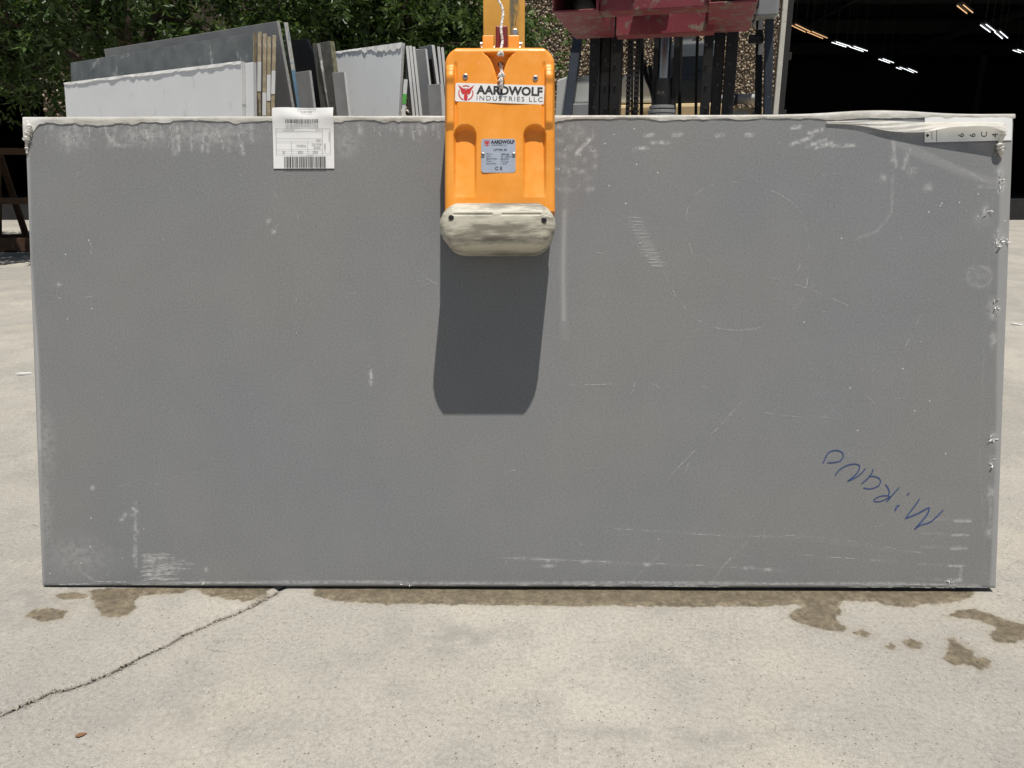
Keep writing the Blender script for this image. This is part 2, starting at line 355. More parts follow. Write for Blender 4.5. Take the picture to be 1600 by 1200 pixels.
def m_scratch():
    t = NT('film_scratch'); t.col((.60, .60, .59)); t.set(Roughness=.5, Alpha=t.rng(t.noise(60, 5, .7), .35, .7, .25, .9)); return t.m
M = dict(
    concrete=m_concrete(), slab=m_slab(), film=m_film(), orange=m_orange(), bumper=m_bumper(), yellow=m_yellow(), red=m_red(),
    slabedge=m_stone('grey_stone_edge', (.27, .27, .265), .6),
    paper=paint('label_paper', (.80, .80, .79), .55, var=.07, bump=.04), print=paint('black_print', (.03, .03, .035), .6, var=.2, bump=0),
    printgrey=paint('grey_print', (.22, .22, .24), .6, var=.2, bump=0), printred=paint('red_print', (.60, .035, .04), .5, var=.15, bump=0),
    ink=paint('blue_marker_ink', (.05, .09, .24), .5, var=.35, scale=40, bump=0),
    plate=paint('brushed_aluminium_plate', (.50, .55, .64), .42, metal=.35, var=.12, scale=30, bump=.03),
    zinc=paint('zinc_steel', (.55, .54, .52), .32, metal=.9, var=.2), chrome=paint('chrome_rod', (.42, .42, .44), .25, metal=1.0, var=.05, bump=0),
    blacksteel=paint('black_mast_paint', (.020, .020, .021), .42, var=.35, scale=7, dirt=(.10, .095, .085), dirt_amt=.1, dirt_scale=30),
    blueblack=paint('dark_blue_grey_paint', (.042, .052, .068), .4, var=.3, dirt=(.16, .16, .16), dirt_amt=.05, dirt_scale=40),
    seat=paint('grey_vinyl', (.055, .066, .082), .5, var=.2, bump=.15), rubber=paint('rubber', (.02, .02, .02), .75, var=.3, bump=.2),
    hose=paint('hose_rubber', (.016, .016, .016), .5, var=.2, bump=0), cream=paint('cream_yellow_paint', (.66, .50, .27), .45, var=.2, dirt=(.28, .2, .1), dirt_amt=.25),
    palegrey=paint('pale_grey_panel', (.58, .60, .59), .4, var=.1, dirt=(.25, .25, .24), dirt_amt=.05), midgrey=paint('mid_grey_panel', (.32, .33, .34), .45, var=.15),
    dullred=paint('red_latch_paint', (.19, .014, .014), .45, var=.3, dirt=(.12, .03, .025), dirt_amt=.3), dark=paint('black_hole', (.012, .010, .008), .8, var=.2, bump=0),
    bolt=paint('dark_bolt', (.10, .085, .09), .35, metal=.8, var=.2),
    wall=m_pebbledash('pebble_dash_wall'), pebble=m_pebbledash('river_pebbles', True), mortar=paint('brown_mortar', (.085, .065, .045), .9, var=.3, bump=.3),
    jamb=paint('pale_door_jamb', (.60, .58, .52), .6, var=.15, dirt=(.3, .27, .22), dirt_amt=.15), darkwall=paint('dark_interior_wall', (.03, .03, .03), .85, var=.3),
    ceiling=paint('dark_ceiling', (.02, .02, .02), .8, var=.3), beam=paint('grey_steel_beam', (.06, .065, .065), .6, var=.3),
    bark=paint('tree_bark', (.085, .062, .045), .9, var=.5, scale=14, bump=.9, bscale=26), white_tube=m_emit('fluorescent_tube', (.93, .97, 1.0), 2.0), amber_tube=m_emit('old_amber_tube', (1.0, .55, .25), 1.0),
    leaf1=m_leaf('leaf_green', (.030, .060, .014), (.135, .205, .062)), leaf2=m_leaf('leaf_deep_green', (.022, .045, .012), (.10, .16, .05)),
    scratch=m_scratch(), shred=paint('torn_film', (.74, .73, .70), .4, var=.1, bump=0), tapeg=paint('green_tape', (.15, .55, .12), .5), tapey=paint('yellow_green_tape', (.55, .65, .08), .5), tapered=paint('red_spray', (.40, .03, .04), .6), tapeb=paint('blue_chalk', (.15, .28, .40), .7), ropew=paint('white_rope', (.74, .72, .68), .8, var=.15), wood=paint('brown_timber', (.105, .055, .03), .8, var=.4, scale=12, bump=.4), glass_grey=m_stone('dusty_glass', (.30, .31, .30), .25, .5, 9),
    gravel=paint('concrete_crumbs', (.42, .38, .32), .9, var=.4, scale=30), leafdry=paint('dry_leaf', (.24, .12, .055), .7, var=.3),
)

# ------------------------------------------------------------------ ground
def poly_sdf(P, X, Y):
    """signed distance (negative inside) of points to polygon P (list of xy)"""
    d = np.full(X.shape, 1e9); ins = np.zeros(X.shape, bool); n = len(P)
    for i in range(n):
        ax, ay = P[i]; bx, by = P[(i + 1) % n]
        ex, ey = bx - ax, by - ay; L = ex * ex + ey * ey + 1e-12
        t = np.clip(((X - ax) * ex + (Y - ay) * ey) / L, 0, 1)
        d = np.minimum(d, (X - ax - t * ex) ** 2 + (Y - ay - t * ey) ** 2)
        c = ((ay > Y) != (by > Y)) & (X < (bx - ax) * (Y - ay) / (by - ay + 1e-12) + ax); ins ^= c
    d = np.sqrt(d); return np.where(ins, -d, d)
def line_dist(P, X, Y):
    """distance and side to polyline"""
    best = np.full(X.shape, 1e9); side = np.zeros(X.shape)
    for (ax, ay), (bx, by) in zip(P[:-1], P[1:]):
        ex, ey = bx - ax, by - ay; L = ex * ex + ey * ey + 1e-12
        t = np.clip(((X - ax) * ex + (Y - ay) * ey) / L, 0, 1)
        d = np.hypot(X - ax - t * ex, Y - ay - t * ey); s = (ex * (Y - ay) - ey * (X - ax)) / math.sqrt(L)
        u = d < best; best = np.where(u, d, best); side = np.where(u, s, side)
    return best, side
def vnoise(X, Y, scale, seed=0, oct=3):
    r = np.random.default_rng(seed); out = np.zeros(X.shape); amp = 1.0; tot = 0
    for o in range(oct):
        T = r.random((64, 64)); x = X * scale; y = Y * scale; i = np.floor(x).astype(int); j = np.floor(y).astype(int); fx = x - i; fy = y - j
        fx = fx * fx * (3 - 2 * fx); fy = fy * fy * (3 - 2 * fy)
        g = lambda a, b: T[a % 64, b % 64]
        out += amp * (g(i, j) * (1 - fx) * (1 - fy) + g(i + 1, j) * fx * (1 - fy) + g(i, j + 1) * (1 - fx) * fy + g(i + 1, j + 1) * fx * fy)
        tot += amp; amp *= .5; scale *= 2.03
    return out / tot
def g2(lst): return [(p.x, p.y) for p in (gp(a, b) for a, b in lst)]

def build_ground():
    xs = np.concatenate([[-400, -150, -60, -30, -18], np.arange(-12, -2.6, .16), np.arange(-2.6, 2.6, .0085), np.arange(2.6, 12, .16), [18, 30, 60, 150, 400]])
    ys = np.concatenate([[-400, -100, -30, -8, -2, 0, .4], np.arange(.7, 2.75, .0085), np.arange(2.75, 6, .05), np.arange(6, 20, .2), [22, 26, 32, 45, 80, 160, 400]])
    X, Y = np.meshgrid(xs, ys)
    Z = .025 * np.clip(np.minimum(Y, 30) - 3.0, 0, None)
    near = np.clip((2.55 - np.abs(X)) / .3, 0, 1) * np.clip((Y - .75) / .2, 0, 1) * np.clip((2.7 - Y) / .2, 0, 1)
    Z = Z + near * (.006 * (vnoise(X, Y, 1.6, 3) - .5) + .0014 * (vnoise(X, Y, 14, 5) - .5))
    # slabs of the yard: the open diagonal joint
    jl = [(-60, 1136), (0, 1112), (30, 1100), (48, 1090), (80, 1074), (105, 1073), (140, 1060), (170, 1048), (205, 1030), (240, 1013), (262, 1003), (285, 990), (320, 976), (350, 962), (385, 947), (400, 938), (430, 924), (455, 905), (520, 868), (640, 810)]
    jp = g2(jl)
    d, s = line_dist(jp, X, Y)
    nz = (vnoise(X, Y, 26, 8) - .5) * .016 + (vnoise(X, Y, 9, 9) - .5) * .02
    sd = s + nz
    far_wall = np.clip((sd + .004) / .008, 0, 1)          # upper-left lip drops steeply
    grv = np.where(sd > 0, np.clip(1 - sd / .008, 0, 1), np.clip(1 + sd / .036, 0, 1) ** 1.5)
    wide = .25 + 1.4 * np.clip(vnoise(X, Y, 4, 12) - .15, 0, 1)
    act = (d < .12)
    Z = Z - np.where(act, grv * .016 * wide * near, 0)
    crack = np.where(act, np.abs(sd + .002) * np.where(sd > -.002, .9, .75), 1.0)
    # other cracks and control joints
    extra = [[(1560, 926), (1580, 930), (1600, 937), (1640, 950)], [(-20, 533), (8, 536), (30, 541), (52, 549), (90, 556)], [(-40, 398), (10, 400), (45, 399), (100, 399)], [(-40, 372), (60, 410)], [(1560, 386), (1600, 387), (1660, 388)], [(1560, 463), (1600, 463), (1650, 465)],
             [(1500, 1002), (1520, 1015), (1528, 1030), (1532, 1047)], [(1590, 760), (1610, 770), (1660, 800)], [(-30, 795), (20, 807), (60, 822)]]
    for e in extra:
        de, _ = line_dist(g2(e), X, Y)
        de = de + (vnoise(X, Y, 22, 15) - .35) * .012 * np.clip(Y / 2, 1, 3)
        crack = np.minimum(crack, np.maximum(de / np.clip(Y / 2.2, 1, 4), 0) + .0015)
        Z = Z - near * np.clip(1 - de / .02, 0, 1) * .010
    # spalled pit
    pit = [(335, 1095, .07), (360, 1085, .06), (400, 1100, .07), (1330, 995, .05), (1210, 1125, .05), (1275, 1135, .05), (760, 1180, .06), (560, 1120, .05)]
    for a, b, r in pit:
        p = gp(a, b); q = np.hypot((X - p.x), (Y - p.y)); Z = Z - near * np.clip(1 - q / r, 0, 1) ** .7 * .005 * (.3 + vnoise(X, Y, 40, 21))
    # damp patches
    polys = [
        [(486, 900), (494, 930), (520, 936), (560, 941), (600, 943), (660, 943), (720, 944), (800, 945), (860, 946), (960, 946), (1060, 947), (1140, 946), (1200, 946), (1236, 943), (1270, 946), (1300, 948), (1318, 938), (1370, 940), (1430, 944), (1480, 941), (1512, 935), (1520, 926), (1500, 900)],
        [(140, 924), (146, 934), (152, 948), (160, 962), (175, 964), (200, 960), (212, 948), (206, 940), (214, 932), (240, 929), (280, 926), (300, 920), (250, 918), (170, 920)],
        [(300, 918), (330, 930), (360, 936), (385, 938), (410, 930), (425, 918)],
        [(90, 931), (105, 926), (140, 930), (128, 936), (95, 936)],
        [(40, 962), (56, 953), (80, 951), (103, 957), (96, 966), (66, 971)],
        [(1234, 962), (1248, 950), (1270, 942), (1305, 944), (1314, 956), (1302, 968), (1322, 980), (1318, 986), (1290, 982), (1264, 978), (1246, 970)],
        [(1336, 988), (1348, 984), (1360, 990), (1350, 994)], [(1384, 1010), (1392, 1006), (1400, 1010), (1393, 1015)], [(1411, 1004), (1424, 1000), (1440, 1005), (1437, 1012), (1422, 1013)],
        [(1476, 1030), (1484, 1008), (1500, 1003), (1516, 1012), (1526, 1024), (1546, 1032), (1542, 1041), (1526, 1042), (1505, 1036), (1490, 1038)],
        [(1478, 999), (1490, 997), (1500, 1001), (1490, 1004)],
        [(1480, 962), (1496, 955), (1520, 952), (1545, 960), (1580, 972), (1640, 984), (1700, 1000), (1700, 1016), (1600, 1000), (1580, 1003), (1556, 1004), (1548, 994), (1560, 980), (1540, 972), (1510, 965)],
        [(1372, 941), (1420, 943), (1438, 946), (1400, 947)],
    ]
    damp = np.full(X.shape, 1.0)
    for P in polys: damp = np.minimum(damp, poly_sdf(g2(P), X, Y) * np.clip(1, 0, 1))
    grime = np.zeros(X.shape)
    for a, b, rx, ry, k in [(690, 1000, .22, .12, .9), (740, 1000, .12, .08, .9), (260, 1120, .3, .09, .7), (400, 1140, .25, .09, .6), (1020, 1080, .2, .1, .4), (1010, 1150, .4, .06, .8), (1450, 1080, .15, .08, .35), (850, 1170, .35, .05, .5), (60, 930, .35, .18, .9), (20, 880, .2, .3, .6), (10, 980, .2, .1, .8), (15, 700, .15, .35, .4), (1590, 940, .1, .1, .4), (200, 1180, .5, .05, .4), (780, 1030, .15, .1, .5), (20, 500, .5, .5, .5)]:
        p = gp(a, b); grime = np.maximum(grime, k * np.exp(-(((X - p.x) / rx) ** 2 + ((Y - p.y) / ry) ** 2)))
    grime = np.maximum(grime, .35 * np.clip((Y - 3) / 6, 0, 1) * vnoise(X, Y, .8, 33))
    V = np.stack([X, Y, Z], -1).reshape(-1, 3)
    me = np_mesh('ground', V, grid_faces(len(xs), len(ys)))
    attr(me, 'damp', damp); attr(me, 'crack', crack); attr(me, 'grime', grime)
    o = link('ground', me, M['concrete']); tag(o, kind='structure')
    return jp
JOINT = build_ground()

# crumbs of concrete along the open joint: nobody could count them
def build_crumbs():
    V = []; Q = []; n = 0
    base = np.array([(1, 0, 0), (-1, 0, 0), (0, 1, 0), (0, -1, 0), (0, 0, 1), (0, 0, -1)], float)
    fc = np.array([(0, 2, 4), (2, 1, 4), (1, 3, 4), (3, 0, 4), (2, 0, 5), (1, 2, 5), (3, 1, 5), (0, 3, 5)])
    pts = []
    for i in range(300):
        k = random.randrange(1, 16); t = random.random(); a, b = JOINT[k], JOINT[k + 1]
        x = a[0] + (b[0] - a[0]) * t; y = a[1] + (b[1] - a[1]) * t
        o = -abs(random.gauss(0.012, .02)); nx, ny = -(b[1] - a[1]), b[0] - a[0]; L = math.hypot(nx, ny)
        pts.append((x + nx / L * o, y + ny / L * o, random.choice([.0015, .002, .003, .003, .0045]) * random.uniform(.7, 1.3)))
    for i in range(260):
        pts.append((random.uniform(-2.4, 2.4), random.uniform(1.0, 2.08), random.choice([.0012, .0018, .0025, .003])))
    for x, y, r in pts:
        R = Euler((random.random() * 6, random.random() * 6, random.random() * 6)).to_matrix()
        p = (base * (r * rng.uniform(.6, 1.3, (6, 3)))) @ np.array(R) + (x, y, r * .3 - (.004 if r > .002 else 0))
        V.append(p); Q.append(fc + n); n += 6
    me = np_mesh('concrete_crumbs', np.concatenate(V), np.concatenate(Q), False)
    tag(link('concrete_crumbs', me, M['gravel']), 'loose crumbs of broken concrete along the open diagonal joint', 'debris', kind='stuff')
build_crumbs()
def litter(name, px, py, pts, mat, label, cat, h=.004, rz=0):
    p = gp(px, py) if py > 900 else None
    mb = MB(); mb.prism([(x, y, 0.0) for x, y in pts], (0, 0, h))
    o = mb.build(name, mat, bevel=.0012); p = p or gp(px, py); o.location = (p.x, p.y, gz(p.y) + .003); o.rotation_euler = (.05, .08, rz)
    tag(o, label, cat)
litter('dry_leaf', 126, 1150, [(-.012, 0), (-.004, .006), (.006, .005), (.014, .001), (.006, -.005), (-.005, -.006)], M['leafdry'], 'small brown dry leaf on the concrete near the bottom left corner', 'leaf', .0015, .5)
litter('stone_chip', 37, 586, [(-.045, -.008), (-.02, .008), (.04, .012), (.05, .002), (.0, -.01)], M['paper'], 'white sliver of stone lying on the concrete left of the big slab', 'chip', .012, .3)
litter('stone_chip', 1588, 508, [(-.05, -.01), (-.02, .012), (.05, .008), (.03, -.012)], M['paper'], 'small white stone flake lying on the concrete right of the big slab', 'chip', .010, -.6)

# ------------------------------------------------------------------ the big grey slab
slab = empty('stone_slab', matrix=MS)
tag(slab, 'large grey film-covered stone slab hanging upright in front, blue handwriting on it', 'slab')
def build_slab():
    step = .0055; nx = int(SW / step) + 1; nz_ = int(SH / step) + 1
    xs = np.linspace(-SW / 2, SW / 2, nx); zs = np.linspace(0, SH, nz_); X, Z = np.meshgrid(xs, zs)
    ed = np.minimum(np.minimum(X + SW / 2, SW / 2 - X), np.minimum(Z, SH - Z))
    Yd = np.where(ed < .004, (.004 - ed) * .8, 0) + .0006 * (vnoise(X + 5, Z, 3, 40) - .5)
    V = np.stack([X, Yd, Z], -1).reshape(-1, 3); Q = grid_faces(nx, nz_)
    # back and sides
    n = len(V)
    per = [(0, i) for i in range(nx)] + [(j, nx - 1) for j in range(1, nz_)] + [(nz_ - 1, i) for i in range(nx - 2, -1, -1)] + [(j, 0) for j in range(nz_ - 2, 0, -1)]
    pid = np.array([j * nx + i for j, i in per]); B = V[pid].copy(); B[:, 1] = ST
    k = len(pid); side = np.array([(pid[i], n + i, n + (i + 1) % k, pid[(i + 1) % k]) for i in range(k)])
    c = np.array([[-SW / 2, ST, 0], [SW / 2, ST, 0], [SW / 2, ST, SH], [-SW / 2, ST, SH]])
    V = np.concatenate([V, B, c]); Q = np.concatenate([Q, side, [[n + k + 3, n + k + 2, n + k + 1, n + k]]])
    me = np_mesh('slab_body', V, Q)
    me.set_sharp_from_angle(angle=math.radians(50))
    haze = np.zeros(X.shape); smear_glint = np.zeros(X.shape); dust = np.zeros(X.shape)
    def stroke(A, pts, wpx, k, soft=1.0):
        P = [sp(a, b) for a, b in pts]; d, _ = line_dist(P, X, Z); wv = wpx / 505.0
        np.maximum(A, k * np.clip(1 - d / wv, 0, 1) ** soft, out=A)
    def spot(A, a, b, rx, ry, k):
        p = sp(a, b); np.maximum(A, k * np.exp(-(((X - p[0]) * 505 / rx) ** 2 + ((Z - p[1]) * 505 / ry) ** 2)), out=A)
    # scuffed film below the top edge
    for a in range(70, 690, 7):
        if random.random() < .55:
            L = random.uniform(6, 44) * (1.0 if a < 420 else .5); x0 = a + random.uniform(-3, 3)
            stroke(haze, [(x0, 196), (x0 + random.uniform(-4, 4), 198 + L)], random.uniform(3, 7), random.uniform(.2, .7))
    for p in ([(165, 197), (170, 215), (182, 226), (200, 228)], [(228, 200), (230, 220)], [(277, 200), (280, 235)], [(320, 205), (316, 235)], [(370, 200), (380, 240)], [(340, 205), (348, 230)]): stroke(haze, p, 4, .95)
    spot(haze, 110, 215, 22, 16, .5); spot(haze, 230, 213, 40, 12, .55); spot(haze, 330, 210, 60, 14, .5); spot(haze, 540, 225, 20, 20, .35)
    for i in range(46):
        a, b = random.uniform(866, 930), random.uniform(192, 300); spot(haze, a, b, random.uniform(2, 7), random.uniform(2, 6), random.uniform(.3, .7))
    for p in ([(900, 240), (915, 225), (922, 218)], [(990, 234), (1000, 231), (1012, 233)], [(1008, 212), (1020, 211)], [(1018, 223), (1044, 223)], [(1052, 211), (1064, 210)], [(1236, 226), (1270, 214)], [(1262, 228), (1290, 219)], [(1276, 231), (1300, 223)], [(1298, 228), (1334, 228)], [(1238, 200), (1250, 198)], [(1264, 208), (1284, 203)], [(1120, 212), (1130, 211)], [(1165, 210), (1176, 211)]):
        stroke(haze, p, 3.4, 1.0, .6)
    stroke(haze, [(1395, 218), (1400, 260)], 4, .6); stroke(haze, [(1420, 235), (1412, 262)], 5, .6)
    for a, b, r in ((1397, 250, 5), (1425, 268, 6), (1450, 293, 6), (1380, 278, 5)): spot(haze, a, b, r, r, .6)
    stroke(haze, [(1395, 275), (1392, 335), (1370, 362), (1340, 372)], 3, .3)
    # film border and lumps by the right edge
    for a, b, k in ((1562, 270, .9), (1564, 290, .95), (1540, 331, .8), (1560, 380, 1), (1565, 376, 1), (1558, 365, .8), (1556, 482, .8), (1552, 490, .7), (1552, 530, .8), (1552, 685, .8), (1550, 720, .5), (1548, 770, .8), (1545, 830, .5)):
        spot(haze, a, b, 5, 9, k)
    stroke(haze, [(1563, 268), (1561, 300)], 3, 1, .6); stroke(haze, [(1530, 292), (1562, 293)], 2.2, .8)
    for i in range(40):
        th_ = i / 40 * 6.28; spot(haze, 1530 + 19 * math.cos(th_), 432 + 16 * math.sin(th_), 3, 3, .3)
    spot(haze, 1533, 345, 14, 11, .25); spot(haze, 1530, 432, 15, 13, .18); spot(haze, 1550, 478, 8, 14, .4); spot(haze, 1553, 533, 5, 10, .7)
    stroke(haze, [(1552, 300), (1530, 690), (1540, 900)], 2, .12)
    stroke(haze, [(1300, 198), (1378, 208), (1420, 226), (1480, 254), (1520, 272), (1552, 292)], 3, .30)
    stroke(smear_glint, [(1400, 224), (1440, 243), (1500, 268), (1555, 285)], 9, .35)
    # rubbed streaks and arcs; the upright pale one paints a film reflection and scratch
    stroke(smear_glint, [(42, 215), (47, 400), (58, 560), (62, 700)], 5, .75); stroke(smear_glint, [(884, 285), (881, 360), (880, 420), (881, 470), (883, 525)], 9, .20); stroke(smear_glint, [(882, 330), (880, 420), (881, 500)], 4.5, .8, .8)
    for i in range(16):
        b = 340 + i * 5; c = 986 + (b - 340) * .52; stroke(smear_glint, [(c - 7, b - 1), (c + 12, b + 1)], 2.2, .15 + .04 * min(i, 11))
    # lower film seams
    for p, k in (([(780, 872), (830, 874), (900, 876), (980, 880), (1100, 884), (1230, 892)], .16), ([(960, 826), (1060, 832), (1150, 838), (1270, 838), (1380, 858), (1440, 864)], .14), ([(1240, 866), (1300, 872), (1400, 878)], .12), ([(1260, 845), (1340, 852)], .1)): stroke(haze, p, 2.6, k)
    for a, b in ((812, 873), (840, 874), (858, 876), (868, 876), (857, 884), (916, 878), (945, 879), (1010, 882), (1170, 888), (1200, 890)): spot(haze, a, b, 8, 2.2, .95)
    stroke(haze, [(1170, 845), (1130, 885), (1110, 915)], 3, .15); stroke(haze, [(1030, 868), (1000, 895), (985, 912)], 3, .15)
    for b, a in ((814, 1504), (836, 1501), (857, 1498), (884, 1494), (907, 1490)): stroke(haze, [(a - 12, b), (a + 12, b)], 2.4, .95, .6); stroke(haze, [(a - 60, b - 3), (a, b)], 2.0, .25)
    stroke(haze, [(1502, 884), (1501, 908)], 2.2, .8); stroke(haze, [(1549, 765), (1547, 840)], 2.5, .5)
    stroke(haze, [(70, 914), (160, 914), (300, 911), (430, 910), (560, 909), (660, 911), (860, 911), (1000, 910), (1200, 912), (1400, 912), (1530, 916)], 3.2, .75); stroke(smear_glint, [(200, 914), (800, 914), (1500, 917)], 5, .5)
    # handling marks lower left
    for i in range(34):
        b = random.uniform(868, 908); a = 219 + abs(random.gauss(0, 18)); stroke(haze, [(a, b), (a + random.uniform(10, 46), b - random.uniform(0, 3))], random.uniform(1.6, 3.4), random.uniform(.35, .95))
    stroke(haze, [(212, 785), (211, 840), (213, 885)], 3.4, .6); stroke(haze, [(90, 850), (120, 885), (150, 912)], 3, .4); spot(haze, 120, 870, 50, 28, .28); spot(haze, 72, 690, 12, 60, .3); spot(haze, 72, 800, 8, 70, .3)
    for a, b in ((208, 795), (214, 800), (206, 803), (195, 805), (190, 812), (214, 832), (211, 858), (210, 868), (322, 890), (315, 910), (632, 912), (580, 583), (580, 592), (581, 598), (145, 762), (92, 445), (428, 362), (420, 345), (860, 1200)): spot(haze, a, b, 3, 3, 1)
    stroke(haze, [(580, 578), (581, 601)], 2.4, 1, .6); stroke(haze, [(577, 598), (585, 598)], 1.8, .7)
    spot(dust, 95, 490, 45, 60, .5); spot(dust, 1460, 365, 80, 45, .28); spot(dust, 930, 260, 70, 60, .3); spot(dust, 1250, 490, 60, 20, .25); spot(dust, 1420, 620, 100, 60, .1); spot(dust, 110, 870, 60, 40, .25)
    bare = np.zeros(X.shape)
    Pr = [sp(a, b) for a, b in ((1563, 190), (1562, 300), (1558, 480), (1556, 700), (1548, 900), (1546, 925), (1700, 925), (1700, 190))]
    bare = np.maximum(bare, np.clip(-poly_sdf(Pr, X, Z) / .006 + .5, 0, 1) * .9)
    Pl = [sp(a, b) for a, b in ((30, 180), (43, 220), (48, 400), (60, 560), (64, 700), (70, 925), (0, 925), (0, 180))]
    bare = np.maximum(bare, np.clip(-poly_sdf(Pl, X, Z) / .005 + .5, 0, 1))
    pad = np.zeros(len(V) - X.size)
    for nme, A in (('haze', haze), ('smear_glint', smear_glint), ('dust', dust), ('bare', bare)): attr(me, nme, np.concatenate([A.ravel(), pad if nme != 'bare' else pad + .6]))
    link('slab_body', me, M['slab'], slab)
    # marker handwriting
    mb = MB()
    def pen(pts, wpx=2.2, n=7): ribbon([(p.x, p.y) for p in spline([sp(a, b, .001) for a, b in pts], n)], wpx * .78 / 505.0, -.0011, mb)
    z = lambda x, y: (1240 + x * 360 / 1600.0, 680 + y * 260 / 1156.0)
    pen([z(205, 195), z(220, 160), z(245, 120), z(290, 105), z(335, 118), z(345, 150), z(320, 180), z(270, 190), z(235, 190)])
    pen([z(288, 278), z(320, 240), z(370, 210), z(420, 200), z(455, 208), z(455, 235), z(430, 275), z(375, 320)]); pen([z(375, 320), z(420, 300), z(465, 270), z(502, 230)], 2.0)
    pen([z(550, 235), z(545, 262), z(515, 300), z(472, 338)]); pen([z(520, 285), z(570, 288), z(602, 310), z(595, 345), z(560, 366), z(520, 372), z(485, 365)])
    pen([z(735, 362), z(700, 400), z(645, 465)]); pen([z(637, 342), z(655, 365), z(665, 395), z(660, 420), z(668, 430)], 2.4); pen([z(660, 420), z(610, 422), z(568, 440), z(560, 458), z(600, 460), z(650, 440), z(680, 425)], 2.0)
    pen([z(800, 400), z(792, 418)], 3.2, 2); pen([z(735, 485), z(715, 500), z(706, 526)], 3.4, 3)
    pen([z(876, 440), z(850, 480), z(775, 578)], 2.4, 3); pen([z(775, 580), z(860, 545), z(942, 500)], 2.8, 3); pen([z(944, 502), z(925, 555), z(838, 657)], 2.8, 3); pen([z(838, 655), z(880, 625), z(955, 600), z(1042, 518)], 2.4, 4)
    mb.build('handwriting', M['ink'], slab)
    # hair-thin scratches in the film, too many and too fine to pick apart
    mb = MB(); r = random.Random(21)
    def scr(pts, wpx, keep=.7, dash=9.0, n=6):
        P = [Vector(p) for p in ((q.x, q.y) for q in spline([sp(a, b, .001) for a, b in pts], n))]
        D = []; on = r.random() < keep; left = r.uniform(.3, 1) * dash / 505; cur = [P[0]]
        for p, q in zip(P[:-1], P[1:]):
            L = (q - p).length; k = max(1, int(L / .006))
            for i in range(1, k + 1):
                c = p + (q - p) * (i / k); left -= L / k
                if on: cur.append(c)
                if left <= 0:
                    if on and len(cur) > 1: D.append(cur)
                    on = r.random() < keep; left = r.uniform(.3, 2) * dash / 505; cur = [c]
        if on and len(cur) > 1: D.append(cur)
        for c in D: ribbon([(v[0] + r.uniform(-.0006, .0006), v[1] + r.uniform(-.0006, .0006)) for v in c], wpx * r.uniform(.5, 1.3) / 505, -.0010, mb)
    arc = [(1030, 410), (1048, 445), (1060, 470), (1085, 497), (1120, 512), (1155, 516), (1190, 508), (1230, 490), (1255, 460), (1264, 420), (1262, 370), (1250, 330), (1220, 305), (1180, 290), (1140, 285), (1100, 295), (1076, 320), (1074, 360), (1082, 400)]
    scr(arc, .8, .55); scr([(a + 3, b + 2) for a, b in arc[2:9]], .7, .4)
    for p in ([(1165, 620), (1130, 660), (1100, 690), (1040, 750)], [(1190, 430), (1260, 450), (1330, 480)], [(1180, 642), (1240, 651), (1320, 652)], [(1440, 490), (1420, 530), (1412, 550)], [(1395, 275), (1392, 335), (1370, 362), (1340, 372)], [(1170, 845), (1130, 885), (1110, 915)], [(1030, 868), (1000, 895), (985, 912)], [(90, 850), (120, 885), (150, 912)], [(780, 872), (900, 876), (1100, 884), (1230, 892)], [(960, 826), (1150, 838), (1270, 838), (1440, 864)], [(880, 600), (920, 601), (960, 600)], [(1240, 866), (1400, 878)]): scr(p, .9, .5)
    for i in range(16):
        b = 340 + i * 5 + r.uniform(-1, 1); c = 986 + (b - 340) * .52; scr([(c - 8 + r.uniform(-4, 4), b), (c + 14 + r.uniform(-4, 4), b + 1)], .9, .85)
    for i in range(60):
        a, b = r.uniform(80, 1540), r.uniform(210, 900); t = r.uniform(0, 6.28); L = r.uniform(6, 30); scr([(a, b), (a + L * .5 * math.cos(t) + 2, b + L * .5 * math.sin(t)), (a + L * math.cos(t), b + L * math.sin(t))], .6, .7)
    for i in range(70):
        a = 218 + abs(r.gauss(0, 24)); b = r.uniform(866, 909); L = r.uniform(5, 40); scr([(a, b), (a + L / 2, b - 1), (a + L, b - r.uniform(0, 4))], 1.0, .8)
    for i in range(90):
        a = r.uniform(70, 690); L = r.uniform(5, 40) * (1 if a < 420 else .5); scr([(a, 197), (a + r.uniform(-3, 3), 197 + L / 2), (a + r.uniform(-5, 5), 197 + L)], .9, .55)
    for i in range(40):
        a = r.uniform(80, 1500); L = r.uniform(20, 90); b = 910 + r.uniform(-2, 4) + a * .003; scr([(a, b), (a + L / 2, b), (a + L, b + .5)], 1.1, .7)
    tag(mb.build('film_scratches', M['scratch'], slab), kind='stuff')
build_slab()

